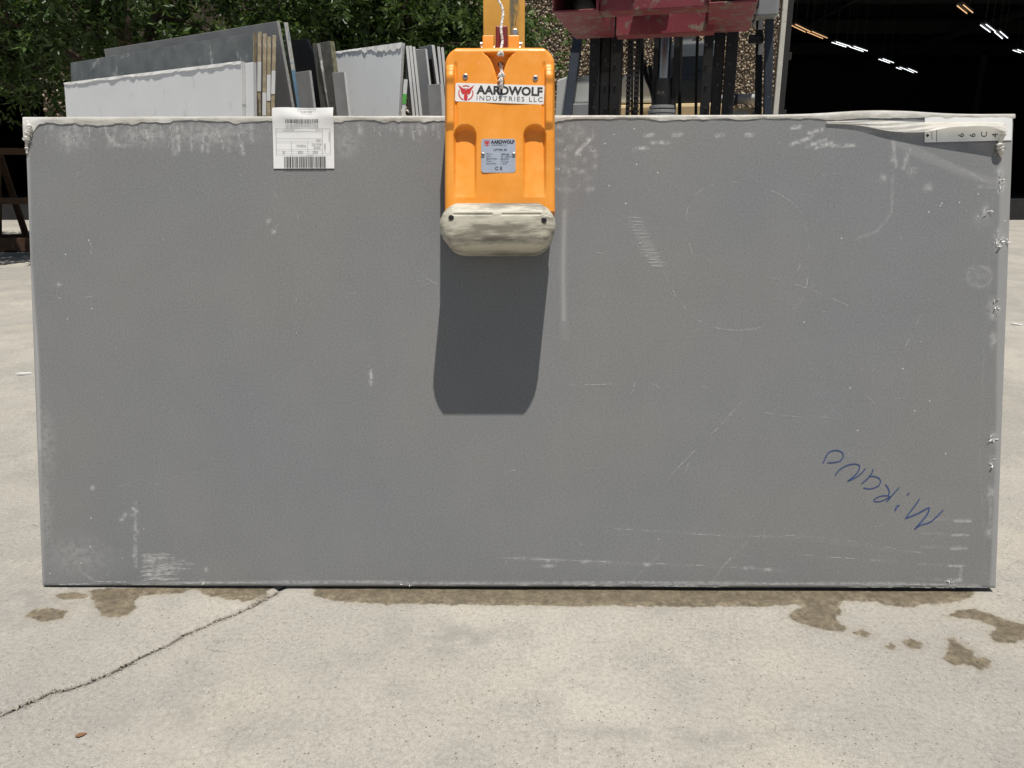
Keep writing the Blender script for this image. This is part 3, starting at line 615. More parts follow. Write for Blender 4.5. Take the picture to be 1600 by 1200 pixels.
def film_strip():
    """film wrapped over the top edge, ragged lower hem"""
    n = 720; us = np.linspace(-SW / 2 - .004, SW / 2 + .002, n)
    drop = .003 + .022 * np.clip(vnoise(us * 1.0, us * 0, 6, 61, 4) - .22, 0, 1) + .010 * np.clip(vnoise(us, us * 0 + 3, 22, 62, 3) - .52, 0, 1) * 3
    uL = us + SW / 2
    drop = drop + .055 * np.exp(-(uL / .03) ** 2)                       # gathered corner on the left
    x1 = sp(1180, 190)[0]; x2 = sp(1330, 190)[0]
    drop = np.where(us > sp(870, 190)[0], drop * .55 + .004, drop)
    puff = .0015 + .003 * vnoise(us, us * 0 + 9, 12, 63, 3)
    lift = .002 * vnoise(us, us * 0 + 5, 9, 64, 3) + .012 * np.exp(-((us - sp(1370, 190)[0]) / .18) ** 2)
    prof = []
    for t, (yy, zz) in enumerate([(ST + .003, -.05), (ST + .003, -.003), (ST * .8, .0022), (ST * .35, .003), (-.0012, .0015), (-1, 0), (-2, 0.45), (-3, 1.0)]):
        if yy == -1: y = -puff; z = SH + lift - .001
        elif yy == -2: y = -puff * 1.25; z = SH - drop * .5 + lift * .5
        elif yy == -3: y = -.0012 - .0025 * vnoise(us, us * 0 + 11, 40, 65, 2); z = SH - drop
        else: y = np.full(n, yy); z = SH + zz + (lift if zz > 0 else 0)
        prof.append(np.stack([us, y * np.ones(n), z * np.ones(n)], -1))
    V = np.concatenate(prof); me = np_mesh('film_fold', V, grid_faces(n, len(prof), True)); o = link('film_fold', me, M['film'], slab)
    tag(o, 'cream protective film folded over the top edge')
    # loose flap near the right corner, standing off the stone
    rows = []; m = 60
    top = [(1290, 190), (1330, 189), (1390, 189), (1440, 191), (1500, 191), (1545, 191), (1566, 193)]
    bot = [(1291, 194, .002), (1340, 197, .004), (1385, 206, .007), (1432, 209, .013), (1482, 203, .026), (1532, 203, .033), (1562, 212, .030)]
    T = spline([sp(a, b) for a, b in top], 10); Bm = spline([(*sp(a, b), o_) for a, b, o_ in bot], 10)
    for k in range(13):
        t = k / 12; r = []
        for i, (p, q) in enumerate(zip(T, Bm)):
            off = .003 + q.z * math.sin(math.pi / 2 * t) ** 1.2 + .0022 * math.sin(i * .55 + k * 1.1) * t * (1 - t) * 3
            r.append((p.x + (q.x - p.x) * t, -off, p.y + (q.y - p.y) * t))
        rows.append(r)
    V = np.array(rows).reshape(-1, 3); me = np_mesh('film_flap', V, grid_faces(len(T), 13, True)); o = link('film_flap', me, M['film'], slab); tag(o, 'loose cream flap of film by the right corner')
    # gathered knots of film at both corners
    for nm, pts in (('film_knot', [(1566, 196, .012), (1562, 212, .018), (1557, 226, .016), (1560, 237, .010), (1564, 246, .003)]), ('film_knot', [(44, 190, .004), (48, 200, .007), (45, 212, .007), (43, 226, .004), (43, 240, .002)])):
        mb = MB(); P = [(sp(a, b)[0], -o_, sp(a, b)[1]) for a, b, o_ in pts]
        P = spline(P, 8); rr = [.003 + .009 * random.random() * math.sin(math.pi * (i + .5) / len(P)) for i in range(len(P))]
        mb.tube(P, rr, 9); mb.build(nm, M['film'], slab, smooth=True)
film_strip()
def film_shreds():
    """torn shreds of film sticking out along the right edge and at the corners"""
    r = random.Random(9)
    for px, py, n, sx, sy in ((1563, 280, 16, 3, 16), (1560, 378, 18, 8, 10), (1540, 332, 5, 4, 4), (1556, 483, 9, 4, 9), (1552, 685, 7, 5, 5), (1549, 722, 4, 3, 6), (1562, 232, 14, 6, 12), (45, 218, 12, 5, 12), (1490, 907, 5, 10, 2), (632, 912, 4, 7, 2), (316, 910, 4, 5, 2)):
        mb = MB()
        for i in range(n):
            a, b = sp(px + r.gauss(0, sx * .6), py + r.gauss(0, sy * .6)); L = r.uniform(.004, .014); t = r.uniform(0, 6.28); o = r.uniform(.002, .009)
            d = Vector((math.cos(t), 0, math.sin(t))) * L; e = Vector((-math.sin(t), 0, math.cos(t))) * L * r.uniform(.2, .5); p = Vector((a, -.0012, b)); q = p + d + Vector((0, -o, 0)); m = p + d * .5 + e + Vector((0, -o * r.uniform(.2, .9), 0))
            mb.add([p, q, m, p + e * .3 - d * .2 + Vector((0, -o * .3, 0))], [(0, 1, 2), (0, 2, 3)])
        tag(mb.build('film_shreds', M['shred'], slab), kind='stuff')
film_shreds()

def label_sheet():
    lab = empty('paper_label', matrix=Matrix()); lab.parent = slab
    P = lambda a, b: sp(a, b, .006)
    # sheet bends over the top edge
    (x0, z0), (x1, _) = P(427, 263), P(522, 263); zt = SH + .004
    prof = [(-.0028, z0), (-.003, z0 + .04), (-.0035, z0 + .09), (-.005, SH - .018), (-.0095, SH - .006), (-.0085, SH + .004), (-.0078, SH + .012), (-.0055, SH + .027)]
    n = 24; V = []
    for k, (y, zz) in enumerate(prof):
        for i in range(n):
            u = i / (n - 1); V.append((x0 + (x1 - x0) * u, y - .0012 * math.sin(u * 9 + k) * (k > 2), zz + (.0012 * math.sin(u * 7) if k > 4 else 0)))
    link('sheet', np_mesh('sheet', np.array(V), grid_faces(n, len(prof))), M['paper'], lab)
    W_ = x1 - x0
    X = lambda t: x0 + W_ * t
    yl = -.0052
    mb = MB(); q = MB(); g = MB()
    def rect(m, a, b, c, d, y=yl): m.add([(X(a), y, b), (X(c), y, b), (X(c), y, d), (X(a), y, d)], [(0, 1, 2, 3)])
    Zt = lambda py: P(470, py)[1]
    # lower barcode
    r = random.Random(4); a = .18
    while a < .86:
        wd = r.choice([.006, .009, .013, .02]); rect(mb, a, Zt(262), a + wd, Zt(244.5)); a += wd + r.choice([.006, .009, .014])
    a = .22
    while a < .76:
        wd = r.choice([.006, .009, .013]); rect(mb, a, Zt(193.5), a + wd, Zt(187), -.0108); a += wd + r.choice([.006, .01, .014])
    # table lines
    for py in (201, 205.5, 216.5, 221.5, 234, 240.3): rect(g, .05, Zt(py), .94 if py in (201, 240.3) else .81, Zt(py) + .0007)
    for t, p0, p1 in ((.05, 201, 240), (.30, 221.5, 240), (.57, 221.5, 240), (.81, 201, 240), (.94, 201, 240)): rect(g, t, Zt(p1), t + .005, Zt(p0))
    pi = math.pi
    for s, t, py, sz in (('DATE', .78, 230.5, .0085), ('06/05/2022', .80, 225.5, .0068), ('Polished', .54, 227.5, .0085), ('3050', .74, 237.3, .0085), ('1650', .50, 237.3, .0085), ('20', .20, 237.3, .0085), ('L002', .79, 219, .0075), ('MADE IN EUROPE', .35, 203.3, .0042), ('Lot  No', .78, 203.3, .0045), ('3.0202E+07', .66, 242.6, .0045)):
        put_text(mb, s, X(t), Zt(py), sz, yl, rot=pi)
    put_text(mb, 'POLISHED 06/05/2022', X(.72), SH + .021, .0062, -.0092, rot=pi); put_text(mb, '3050-1650-20', X(.66), SH + .012, .0062, -.0100, rot=pi)
    put_text(mb, 'DUST 0', X(.85), Zt(224), .007, yl, rot=-pi / 2); put_text(mb, 'SLAB QUARTZ', X(.925), Zt(206), .0045, yl, rot=-pi / 2)
    tag(mb.build('label_print', M['print'], lab), kind='stuff'); g.build('label_lines', M['printgrey'], lab)
    tag(lab, 'white barcode label stuck upside down over the top edge')
    # right corner label
    lab2 = empty('paper_label'); lab2.parent = slab; yl = -.0024
    a, b, c, d = sp(1444, 223), sp(1580, 219.5), sp(1581, 187), sp(1444, 190)
    nn = 12; V = []
    for k in range(2):
        for i in range(nn):
            t = i / (nn - 1); p = (a[0] + (b[0] - a[0]) * t, a[1] + (b[1] - a[1]) * t) if k == 0 else (d[0] + (c[0] - d[0]) * t, SH + .001)
            V.append((p[0], yl if k == 0 else yl, p[1]))
    link('sheet', np_mesh('sheet', np.array(V), grid_faces(nn, 2)), M['paper'], lab2)
    mb = MB()
    for s, px in (('6', 1499), ('6', 1517), ('C', 1535), ('4', 1552)):
        x, z = sp(px, 213); put_text(mb, s, x + .004, z - .004, .026, -.0030, rot=pi / 2)
    x, z = sp(1448.5, 212); h = .0055
    mb.add([(x, -.003, z - h), (x + h, -.003, z), (x, -.003, z + h), (x - h, -.003, z)], [(0, 1, 2, 3)])
    x, z = sp(1455, 216); put_text(mb, 'QUARTZ', x, z - .004, .0055, -.003, rot=pi / 2)
    mb.add([(sp(1462.3, 222)[0], -.003, sp(1462, 222)[1]), (sp(1463, 222)[0], -.003, sp(1462, 222)[1]), (sp(1463, 195)[0], -.003, sp(1462, 195)[1]), (sp(1462.3, 195)[0], -.003, sp(1462, 195)[1])], [(0, 1, 2, 3)])
    tag(mb.build('label_print', M['print'], lab2), kind='stuff')
    tag(lab2, 'white strip label with sideways characters at the right corner')
label_sheet()

# ------------------------------------------------------------------ the orange lifting clamp
WC = .170; WB = .250
u0, v0 = sp(781, 330, WC)
ML = MS @ Matrix.Translation((u0, 0, v0))
lifter = empty('slab_lifter', matrix=ML)
tag(lifter, 'orange slab lifting clamp with white nylon bumper gripping the top of the grey slab', 'lifting clamp')
def lp(px, py, wo=WC):
    a, b = sp(px, py, wo); return (a - u0, b - v0)
def sstep(a, b, x): t = np.clip((x - a) / (b - a), 0, 1); return t * t * (3 - 2 * t)
def height_part(name, hwf, B, nrow, ncol, hfun, wback, mat, zb=0.0):
    """solid with a moulded front: rows along z, x = s*hw(z), front at y = -h"""
    e = np.linspace(0, 1, nrow); ts = np.sort(np.concatenate([zb + (B - zb) * e, B - .03 * (1 - np.cos(e[:nrow // 3] * 3 * 1.5)) ** 1.0])); ts = np.unique(np.clip(ts, zb, B))
    s = np.sin(np.linspace(-1, 1, ncol) * math.pi / 2) * .35 + np.linspace(-1, 1, ncol) * .65
    S, T = np.meshgrid(s, ts); HW = hwf(T); X = S * HW; Hh = hfun(X, T, HW)
    V = np.stack([X, -Hh, T], -1).reshape(-1, 3); nx, ny = len(s), len(ts); Q = grid_faces(nx, ny)
    per = [(0, i) for i in range(nx)] + [(j, nx - 1) for j in range(1, ny)] + [(ny - 1, i) for i in range(nx - 2, -1, -1)] + [(j, 0) for j in range(ny - 2, 0, -1)]
    pid = np.array([j * nx + i for j, i in per]); Bk = V[pid].copy(); Bk[:, 1] = -wback; n = len(V); k = len(pid)
    side = np.array([(pid[i], n + i, n + (i + 1) % k, pid[(i + 1) % k]) for i in range(k)])
    me = np_mesh(name, np.concatenate([V, Bk]), np.concatenate([Q, side])); me.set_sharp_from_angle(angle=math.radians(62))
    return link(name, me, mat, lifter)
CB = lp(781, 72)[1]; CW = (lp(866.5, 200)[0] - lp(695, 200)[0]) / 2
def cover_hw(T):
    r = .048; q = np.clip(T - (CB - r), 0, r); return CW + .003 * (1 - T / CB) - r + np.sqrt(np.maximum(r * r - q * q, 1e-9))
zz = lambda py: lp(781, py)[1]
def cover_h(X, T, HW):
    r = .016; e = np.minimum(HW - np.abs(X), np.maximum(CB - T, 0)); e = np.clip(e, 0, r)
    h = WC - (r - np.sqrt(np.maximum(r * r - (r - e) ** 2, 0)))
    ax = np.abs(X)
    rail = sstep(.126, .133, ax) * sstep(.156, .150, ax)
    up = sstep(zz(126), zz(108), T) * sstep(CB - .03, CB - .05, T) 
    h = h + .010 * rail * np.maximum(sstep(zz(205), zz(190), T) * sstep(zz(100), zz(112), T), 0) + .006 * rail * sstep(zz(112), zz(120), T) * sstep(zz(135), zz(122), T)
    h = h - .004 * sstep(.133, .127, ax) * sstep(zz(210), zz(196), T) * sstep(zz(94), zz(104), T) * sstep(.118, .126, ax)
    # the two scoops
    cxs = .100; hw = .030; da = np.abs(ax - cxs); topb = zz(196); arch = topb - hw * .8 + np.sqrt(np.maximum(hw * hw - np.minimum(da, hw) ** 2, 0)) * .8
    ins = sstep(hw + .004, hw - .004, da) * sstep(arch + .003, arch - .005, T)
    depth = .024 * np.clip((T - zz(308)) / (topb - zz(308)), 0, 1) ** .8
    h = h - ins * depth
    # the pull-cord recess at the top
    t = np.clip((T - zz(124)) / (zz(83) - zz(124)), 0, 1); half = .005 + .021 * t + .016 * t ** 6
    rec = sstep(half + .002, half - .003, np.abs(X + .0015)) * sstep(zz(126), zz(120), T) * sstep(zz(81), zz(84), T)
    h = h - rec * .027
    h = h + .0012 * np.sin(X * 31 + 1) * np.sin(T * 17)
    return h
height_part('cover', cover_hw, CB, 190, 150, cover_h, .035, M['orange'])
# bumper
b0 = lp(777, 391, .195)[1]; b1 = lp(777, 316, .22)[1]; bc = lp(777, 354, .23); BW = (lp(867.5, 354, .205)[0] - lp(686, 354, .205)[0]) / 2
def bump_hw(T):
    r = .066; mid = (b0 + b1) / 2; q = np.clip(np.abs(T - mid) - ((b1 - b0) / 2 - r), 0, r); return BW - r + np.sqrt(np.maximum(r * r - q * q, 1e-9))
def bump_h(X, T, HW):
    r = .040; e = np.clip(np.minimum(HW - np.abs(X), np.minimum(b1 - T, T - b0)), 0, r)
    zg = b1 - .038; gv = np.exp(-((T - zg) / .0022) ** 2) * sstep(.125, .118, np.abs(X)) * (np.abs(X) > .012)
    return WB - (r - np.sqrt(np.maximum(r * r - (r - e) ** 2, 0))) - .004 * gv - .006 * sstep(zg - .01, b1, T)
bp_ = height_part('bumper', bump_hw, b1, 70, 120, bump_h, .05, M['bumper'], zb=b0); bp_.location.x = bc[0]
tag(bp_, 'scuffed white nylon bumper bar')
def disc(mb, x, z, y, r, dpt, n=14):
    mb.prism([(x + r * math.cos(2 * math.pi * k / n), y, z + r * math.sin(2 * math.pi * k / n)) for k in range(n)][::-1], (0, -dpt, 0))
for px, py in ((705, 340), (850, 344)):
    x, z = lp(px, py, WB); mb = MB(); disc(mb, x, z, -(WB - .02), .0078, .0222); o = mb.build('bumper_bolt', M['bolt'], lifter, bevel=.0015)
    mb = MB(); disc(mb, x, z, -(WB + .0023), .0036, .0005, 6); mb.build('socket', M['dark'], o)
for px, py in ((727, 120), (836.5, 122.5)):
    x, z = lp(px, py); mb = MB(); disc(mb, x, z, -(WC - .006), .0078, .009); o = mb.build('cover_screw', M['zinc'], lifter, bevel=.0014)
    mb = MB(); mb.box((x, -(WC + .0031), z), (.007, .001, .0022)); mb.box((x, -(WC + .00316), z), (.0022, .001, .007)); mb.build('slot', M['dark'], o)
# pull-cord hole
x, z = lp(782, 100, .145); mb = MB(); disc(mb, x, z, -.135, .0075, .009, 18); mb.build('cord_hole', M['dark'], lifter)
def emblem(parent, cx, cz, s, y, c, rot=0.0, name='emblem'):
    mb = MB(); cr, sr = math.cos(rot), math.sin(rot)
    T = lambda p: (cx + s * (p[0] * cr - p[1] * sr), y, cz + s * (p[0] * sr + p[1] * cr))
    def arc(a0, a1, r0=.80, r1=.93, n=10):
        P = [(math.cos(math.radians(a0 + (a1 - a0) * i / n)), math.sin(math.radians(a0 + (a1 - a0) * i / n))) for i in range(n + 1)]
        mb.add([T((p[0] * r1, p[1] * r1)) for p in P] + [T((p[0] * r0, p[1] * r0)) for p in P], [(i, i + 1, n + 2 + i, n + 1 + i)[::-1] for i in range(n)])
    arc(62, 118); arc(158, 252); arc(-72, 22)
    for sg in (1, -1):
        f = (lambda q: q) if sg == 1 else (lambda q: q[::-1])
        for poly in ([(.30, .10), (.62, .28), (1.0, .98), (.34, .52)], [(0, .55), (.12, .30), (.30, .10), (.34, .52), (.18, .34)][0:4], [(0, .40), (.30, .14), (.62, .28), (.56, .02), (.36, -.20), (.2, -.05), (0, -.05)], [(0, -.05), (.2, -.05), (.24, -.5), (.18, -.92), (0, -.92)], [(.24, -.12), (.36, -.20), (.46, -.08)]):
            P = [T((sg * a, b)) for a, b in poly]; mb.add(P, [tuple(f(list(range(len(P)))))])
    return mb.build(name, c, parent)
def sticker():
    P = [lp(712, 129.5), lp(851, 134), lp(849.5, 163.5), lp(711, 158.5)]; mb = MB(); y = -WC - .0006
    corners = []
    for i in range(4):
        p = Vector(P[i]); a = (Vector(P[i - 1]) - p).normalized(); b = (Vector(P[(i + 1) % 4]) - p).normalized()
        for k in range(5):
            t = k / 4; q = p + a * .005 * (1 - t) ** 2 + b * .005 * t ** 2; corners.append((q.x, y, q.y))
    mb.prism(corners[::-1], (0, -.0006, 0)); st = mb.build('brand_sticker', M['paper'], lifter); tag(st, 'white sticker with red animal emblem and black letters')
    rot = math.atan2(P[1][1] - P[0][1], P[1][0] - P[0][0]); yl = y - .0011
    c = lp(728, 145.5); emblem(st, c[0], c[1], .0232, yl, M['printred'], rot)
    t = MB(); a = lp(745.5, 141.2); put_text(t, 'AARDWOLF', a[0], a[1], .0325, yl, rot, xscale=1.0, bold=.00125, spacing=1.0)
    xs = [v.x for v in t.v]; sc = (lp(848, 144)[0] - a[0]) / (max(xs) - a[0])
    for v in t.v: v.x = a[0] + (v.x - a[0]) * sc
    t.build('brand_lettering', M['print'], st)
    t = MB(); a = lp(744, 153.5); put_text(t, 'INDUSTRIES LLC', a[0], a[1], .0185, yl, rot, xscale=1.0, bold=-.0001, spacing=1.25)
    xs = [v.x for v in t.v]; sc = (lp(848, 156)[0] - a[0]) / (max(xs) - a[0])
    for v in t.v: v.x = a[0] + (v.x - a[0]) * sc
    t.build('brand_lettering', M['print'], st)
sticker()
def spec_plate():
    a = lp(752, 270); b = lp(805.5, 217); y = -WC - .0005; r = .008; mb = MB(); P = []
    for cx, cz, s0 in ((b[0] - r, b[1] - r, 0), (a[0] + r, b[1] - r, 90), (a[0] + r, a[1] + r, 180), (b[0] - r, a[1] + r, 270)):
        for k in range(6): th_ = math.radians(s0 + k * 18); P.append((cx + r * math.cos(th_), y, cz + r * math.sin(th_)))
    mb.prism(P, (0, -.0012, 0)); pl = mb.build('rating_plate', M['plate'], lifter); tag(pl, 'small silver rating plate with riveted sides')
    yl = y - .0017; W_ = b[0] - a[0]; H_ = b[1] - a[1]; X = lambda t: a[0] + W_ * t; Z = lambda t: b[1] - H_ * t
    emblem(pl, X(.17), Z(.13), .0088, yl, M['printred'], -.02)
    t = MB()
    for s, x, z, sz, bo in (('AARDWOLF', .29, .10, .0125, .0006), ('INDUSTRIES LLC', .30, .19, .0055, 0), ('LIFTER 50', .35, .33, .0085, .0001), ('W.L.L', .15, .45, .0065, 0), ('G.R.', .15, .52, .0065, 0), ('Batch/Year', .15, .59, .0065, 0), ('Tare', .15, .66, .0065, 0), ('Serial No.', .15, .73, .0065, 0), ('1000 kgs', .56, .46, .0065, .0001), ('18 - 50mm', .56, .53, .0065, 0), ('08/2020', .56, .60, .0065, 0), ('19.0 kgs', .56, .67, .0065, 0), ('11670', .56, .74, .0065, 0), ('C E', .40, .88, .013, .0002)):
        put_text(t, s, X(x), Z(z), sz, yl, 0, bold=bo, xscale=.96 if s == 'AARDWOLF' else (1.5 if s == 'CE' else 1.1))
    t.build('plate_lettering', M['print'], pl)
    for tx in (.05, .95):
        mb = MB(); disc(mb, X(tx), Z(.47), y - .001, .0055, .003); rv = mb.build('rivet', M['zinc'], pl, bevel=.0012)
        mb = MB(); disc(mb, X(tx), Z(.47), y - .0042, .0016, .0004, 8); mb.build('rivet_core', M['dark'], rv)
spec_plate()
def lifter_body():
    top = CB
    mb = MB(); zt = SH - v0 + .02
    mb.box((0, -.028, (zt + .02) / 2 + .02), (.24, .028, zt - .02)); mb.build('front_jaw', M['bolt'], lifter, bevel=.004)
    mb = MB(); mb.box((0, ST + .05, zt - .09), (.24, .02, .26)); mb.box((0, ST + .022, zt - .13), (.16, .036, .12)); mb.build('rear_jaw', M['bolt'], lifter, bevel=.004)
    mb = MB(); mb.box((0, .012, zt + .028), (.24, .125, .036)); mb.build('top_frame', M['orange'], lifter, bevel=.006)
    # bracket above the cover with pins
    (xa, z2), (xb, _) = lp(757, 58, .05), lp(809, 58, .05)
    mb = MB()
    for cx in ((xa + .012), (xb - .012)): mb.box((cx, -.045, (z2 + top) / 2 - .027), (.034, .05, z2 - top + .05))
    mb.build('top_lugs', M['orange'], lifter, bevel=.003)
    for px in (754, 812):
        x, z = lp(px, 69, .06); mb = MB(); mb.tube([(x - .007, -.055, z), (x + .007, -.055, z)], .0085, 10); mb.build('pin_head', M['zinc'], lifter, smooth=True)
    mb = MB(); x, z = lp(783, 74, .06); mb.tube([(xa - .008, -.055, z), (xb + .008, -.055, z)], .006, 8); mb.build('lug_pin', M['zinc'], lifter, smooth=True)
    # red latch block
    (x1, z1), (x2, z3) = lp(774, 76, .085), lp(793, 40, .085)
    mb = MB(); mb.prism([(x1, -.085, z1 - .02), (x2, -.085, z1 - .02), (x2, -.085, z3), (x1 + .001, -.085, z3)], (0, .04, 0)); mb.build('latch', M['dullred'], lifter, bevel=.003)
    # white bolt nut on the right of the bar
    x, z = lp(805, 54, .03); mb = MB(); disc(mb, x, z, -.03, .010, .02, 6); mb.build('bar_nut', M['zinc'], lifter, bevel=.001)
lifter_body()
def rope():
    runs = [([(776, -14, .055), (779, 0, .06), (784, 10, .066), (786, 22, .07), (784, 36, .078), (783, 46, .088), (784, 56, .094), (785, 66, .096), (783, 76, .13), (783, 80, .165), (782, 86, .180)], .0042),
            ([(782, 99, .143), (783, 104, .156), (784, 112, .167), (783, 118, .177), (784, 126, .183), (783, 133, .184), (784, 138, .179)], .0046)]
    for pts, r in runs:
        P = [];
        for a, b, o in pts: q = lp(a, b, o); P.append((q[0], -o, q[1]))
        C = spline(P, 14); mb = MB(); n = len(C); dk = MB()
        mb.tube(C, r * .82, 8)
        # two laid strands winding round the core
        for ph, tgt in ((0, mb), (math.pi, mb), (math.pi / 2, dk)):
            S = []
            for i in range(0, n):
                t = (C[min(i + 1, n - 1)] - C[max(i - 1, 0)]).normalized(); x = Vector((0, 1, 0)); x = (x - t * x.dot(t)).normalized(); y = t.cross(x); a = i * .55 + ph
                S.append(C[i] + (x * math.cos(a) + y * math.sin(a)) * r * .55)
            tgt.tube(S, r * (.5 if tgt is mb else .34), 6)
        o = mb.build('rope', M['ropew'], lifter, smooth=True); dk.build('rope_tracer', M['dark'], o, smooth=True)
    for a, b, o, r in ((782, 84, .178, .0085), (783.5, 117, .179, .0085), (782, 125, .183, .006)):
        q = lp(a, b, o); mb = MB(); c = Vector((q[0], -o, q[1]))
        L = [c + Vector((math.sin(t) * r * .75, -math.sin(2 * t) * r * .35, math.cos(t * 2.0) * r * .45 + math.cos(t) * r * .2)) for t in [k * 6.283 / 18 for k in range(19)]]
        mb.tube(L, r * .5, 7); mb.build('rope_knot', M['ropew'], lifter, smooth=True)
    q = lp(779, 125, .175); mb = MB(); mb.tube([(q[0], -.174, q[1] + .004), (q[0] + .003, -.179, q[1] - .008)], .0035, 7); mb.build('rope_whipping', M['printred'], lifter, smooth=True)
rope()

# ------------------------------------------------------------------ yellow bar that carries the clamp, and the forklift
YB = 2.505
def yellow_bar():
    a = at(755, 40, YB); b = at(820, 40, YB); cx = (a.x + b.x) / 2; wd = b.x - a.x
    t = empty('lifting_bar', (cx, YB, 1.50))
    tag(t, 'worn yellow flat steel bar rising behind the orange clamp', 'steel bar')
    mb = MB(); mb.box((0, .02, .43), (wd, .04, .86)); mb.build('bar', M['yellow'], t, bevel=.003)
    mb = MB(); mb.tube([(-.05, .02, .04), (.05, .02, .04)], .014, 10); mb.build('pin', M['zinc'], t, smooth=True)
    return cx
BX = yellow_bar()
PHI = math.radians(14.0)
fo = at(1036, 120, 4.15)
FO = Vector((fo.x, 4.15, gz(4.15)))
MF = Matrix.Translation(FO) @ Matrix.Rotation(-PHI, 4, 'Z'); MFI = MF.inverted()
def fl(px, py, ly):
    o = MFI @ CAMP; d = MFI.to_3x3() @ ray(px, py); p = o + d * ((ly - o.y) / d.y); return (p.x, p.z)
fork = empty('forklift', matrix=MF); tag(fork, 'forklift with black mast and dark grey seat parked behind the slab', 'forklift')
def forklift():
    def vbar(name, x0, x1, y0, dy, mat, z0=.08, z1=2.5, bev=.004):
        a = fl(x0, 130, y0)[0]; b = fl(x1, 130, y0)[0]; mb = MB(); mb.box(((a + b) / 2, y0 + dy / 2, (z0 + z1) / 2), (b - a, dy, z1 - z0)); return mb.build(name, mat, fork, bevel=bev)
    for q in ((920, 936, 0), (937.5, 952, .02), (953.5, 969, .0)): vbar('mast_rail', q[0], q[1], q[2], .10, M['blacksteel'])
    for q in ((1096, 1111, 0), (1112.5, 1129, .02), (1130.5, 1149, .0)): vbar('mast_rail', q[0], q[1], q[2], .10, M['blacksteel'])
    for q in ((979, 985), (991, 998)): vbar('lift_chain', q[0], q[1], .03, .02, M['blacksteel'], .4, 2.4, .002)
    for q in ((1019, 1027), (1050, 1058)): vbar('hose_guide', q[0], q[1], .05, .02, M['blacksteel'], .4, 2.4, .002)
    xc = fl(1036, 130, .05)[0]
    mb = MB(); mb.tube([(xc, .07, 1.2), (xc, .07, 2.4)], .033, 20); mb.build('piston_rod', M['chrome'], fork, smooth=True)
    zc = fl(1036, 124, .07)[1]
    mb = MB(); mb.tube([(xc, .07, .2), (xc, .07, zc - .16), (xc, .07, zc - .159), (xc, .07, zc)], [.062, .062, .05, .05], 22); mb.build('lift_cylinder', M['blacksteel'], fork, smooth=True)
    for k in range(3):
        zk = fl(1036, 168 + k * 7, .07)[1]; mb = MB(); mb.tube([(xc, .07, zk - .008), (xc, .07, zk + .008)], .068 + .006 * k, 20); mb.build('gland_ring', M['midgrey'], fork, bevel=.002)
    for z in (.35, 1.15, 2.45): 
        a = fl(921, 130, 0)[0]; b = fl(1149, 130, 0)[0]; mb = MB(); mb.box(((a + b) / 2, .135, z), (b - a, .05, .10)); mb.build('mast_crossbar', M['blacksteel'], fork, bevel=.004)
    for px in (928, 945, 961, 1103, 1121, 1140):
        for py in (70, 100, 132, 168):
            q = fl(px, py, 0); y = .018 if px in (945, 1121) else -.002
            mb = MB(); disc(mb, q[0], q[1], y, .007, .006, 8); mb.build('rail_bolt', M['bolt'], fork)
    for px, r_ in ((988, .006), (1003, .010), (1064, .010), (1090, .008)):
        q0 = fl(px, 30, .16); q1 = fl(px + 3, 190, .16); mb = MB(); mb.tube(spline([(q0[0], .16, q0[1] + .3), (q0[0] + .01, .17, (q0[1] + q1[1]) / 2), (q1[0], .16, q1[1] - .3)], 6), r_, 8); mb.build('mast_hose', M['hose'], fork, smooth=True)
    for px in (982, 994.5):
        for k in range(16):
            q = fl(px, 62 + k * 8, .03); mb = MB(); mb.box((q[0], .026, q[1]), (.026, .012, .012)); mb.build('chain_link', M['bolt'], fork)
    # hoses looping at the left of the cylinder
    for off in (0, 1, 2):
        P = [fl(1006 + off * 9, 95 + off * 6, .2), fl(1010 + off * 7, 120, .2), fl(1018 + off * 4, 140, .2), fl(1022 + off * 3, 165, .2), fl(1018, 200, .2)]
        mb = MB(); mb.tube(spline([(p[0], .2 + off * .03, p[1]) for p in P], 6), .013, 8); mb.build('hydraulic_hose', M['hose'], fork, smooth=True)
    # body
    mb = MB(); zt = fl(1000, 164, .55)[1]
    mb.box((-.08, 1.25, (.28 + zt) / 2), (.80, 1.5, zt - .28)); mb.build('chassis', M['cream'], fork, bevel=.02)
    mb = MB(); mb.box((0, 2.25, .75), (1.08, .5, 1.0)); mb.build('counterweight', M['midgrey'], fork, bevel=.06, seg=3)
    # pale dash panels
    mb = MB(); l = 0.6
    for x0, y0, x1, y1, ll, th_ in ((896, 122, 925, 160, .6, .25), (868, 125, 886, 184, .9, .2)):
        a = fl(x0, y0, ll); b = fl(x1, y1, ll); mb = MB(); mb.prism([(a[0], ll, b[1]), (b[0], ll, b[1]), (b[0], ll, a[1] + .02), (a[0] + .01, ll, a[1])], (0, th_, 0)); mb.build('dash_panel', M['palegrey'], fork, bevel=.008)
    a = fl(968, 116, .62); b = fl(1020, 160, .62); mb = MB(); mb.prism([(a[0], .62, b[1]), (b[0], .62, b[1]), (b[0], .62, a[1] + .03), (a[0] + .03, .62, a[1] + .0), (a[0], .62, a[1] - .06)], (0, .2, 0)); mb.build('dash_panel', M['palegrey'], fork, bevel=.01)
    a = fl(893, 162, .5); b = fl(925, 190, .5); mb = MB(); mb.box(((a[0] + b[0]) / 2, .6, (a[1] + b[1]) / 2), (b[0] - a[0], .2, a[1] - b[1])); mb.build('step_panel', M['midgrey'], fork, bevel=.006)
    # seat
    a = fl(1050, 118, 1.05); b = fl(1108, 166, 1.05); mb = MB(); mb.box(((a[0] + b[0]) / 2, 1.3, (a[1] + b[1]) / 2), (b[0] - a[0] + .1, .5, a[1] - b[1])); mb.build('seat_cushion', M['seat'], fork, bevel=.04, seg=4)
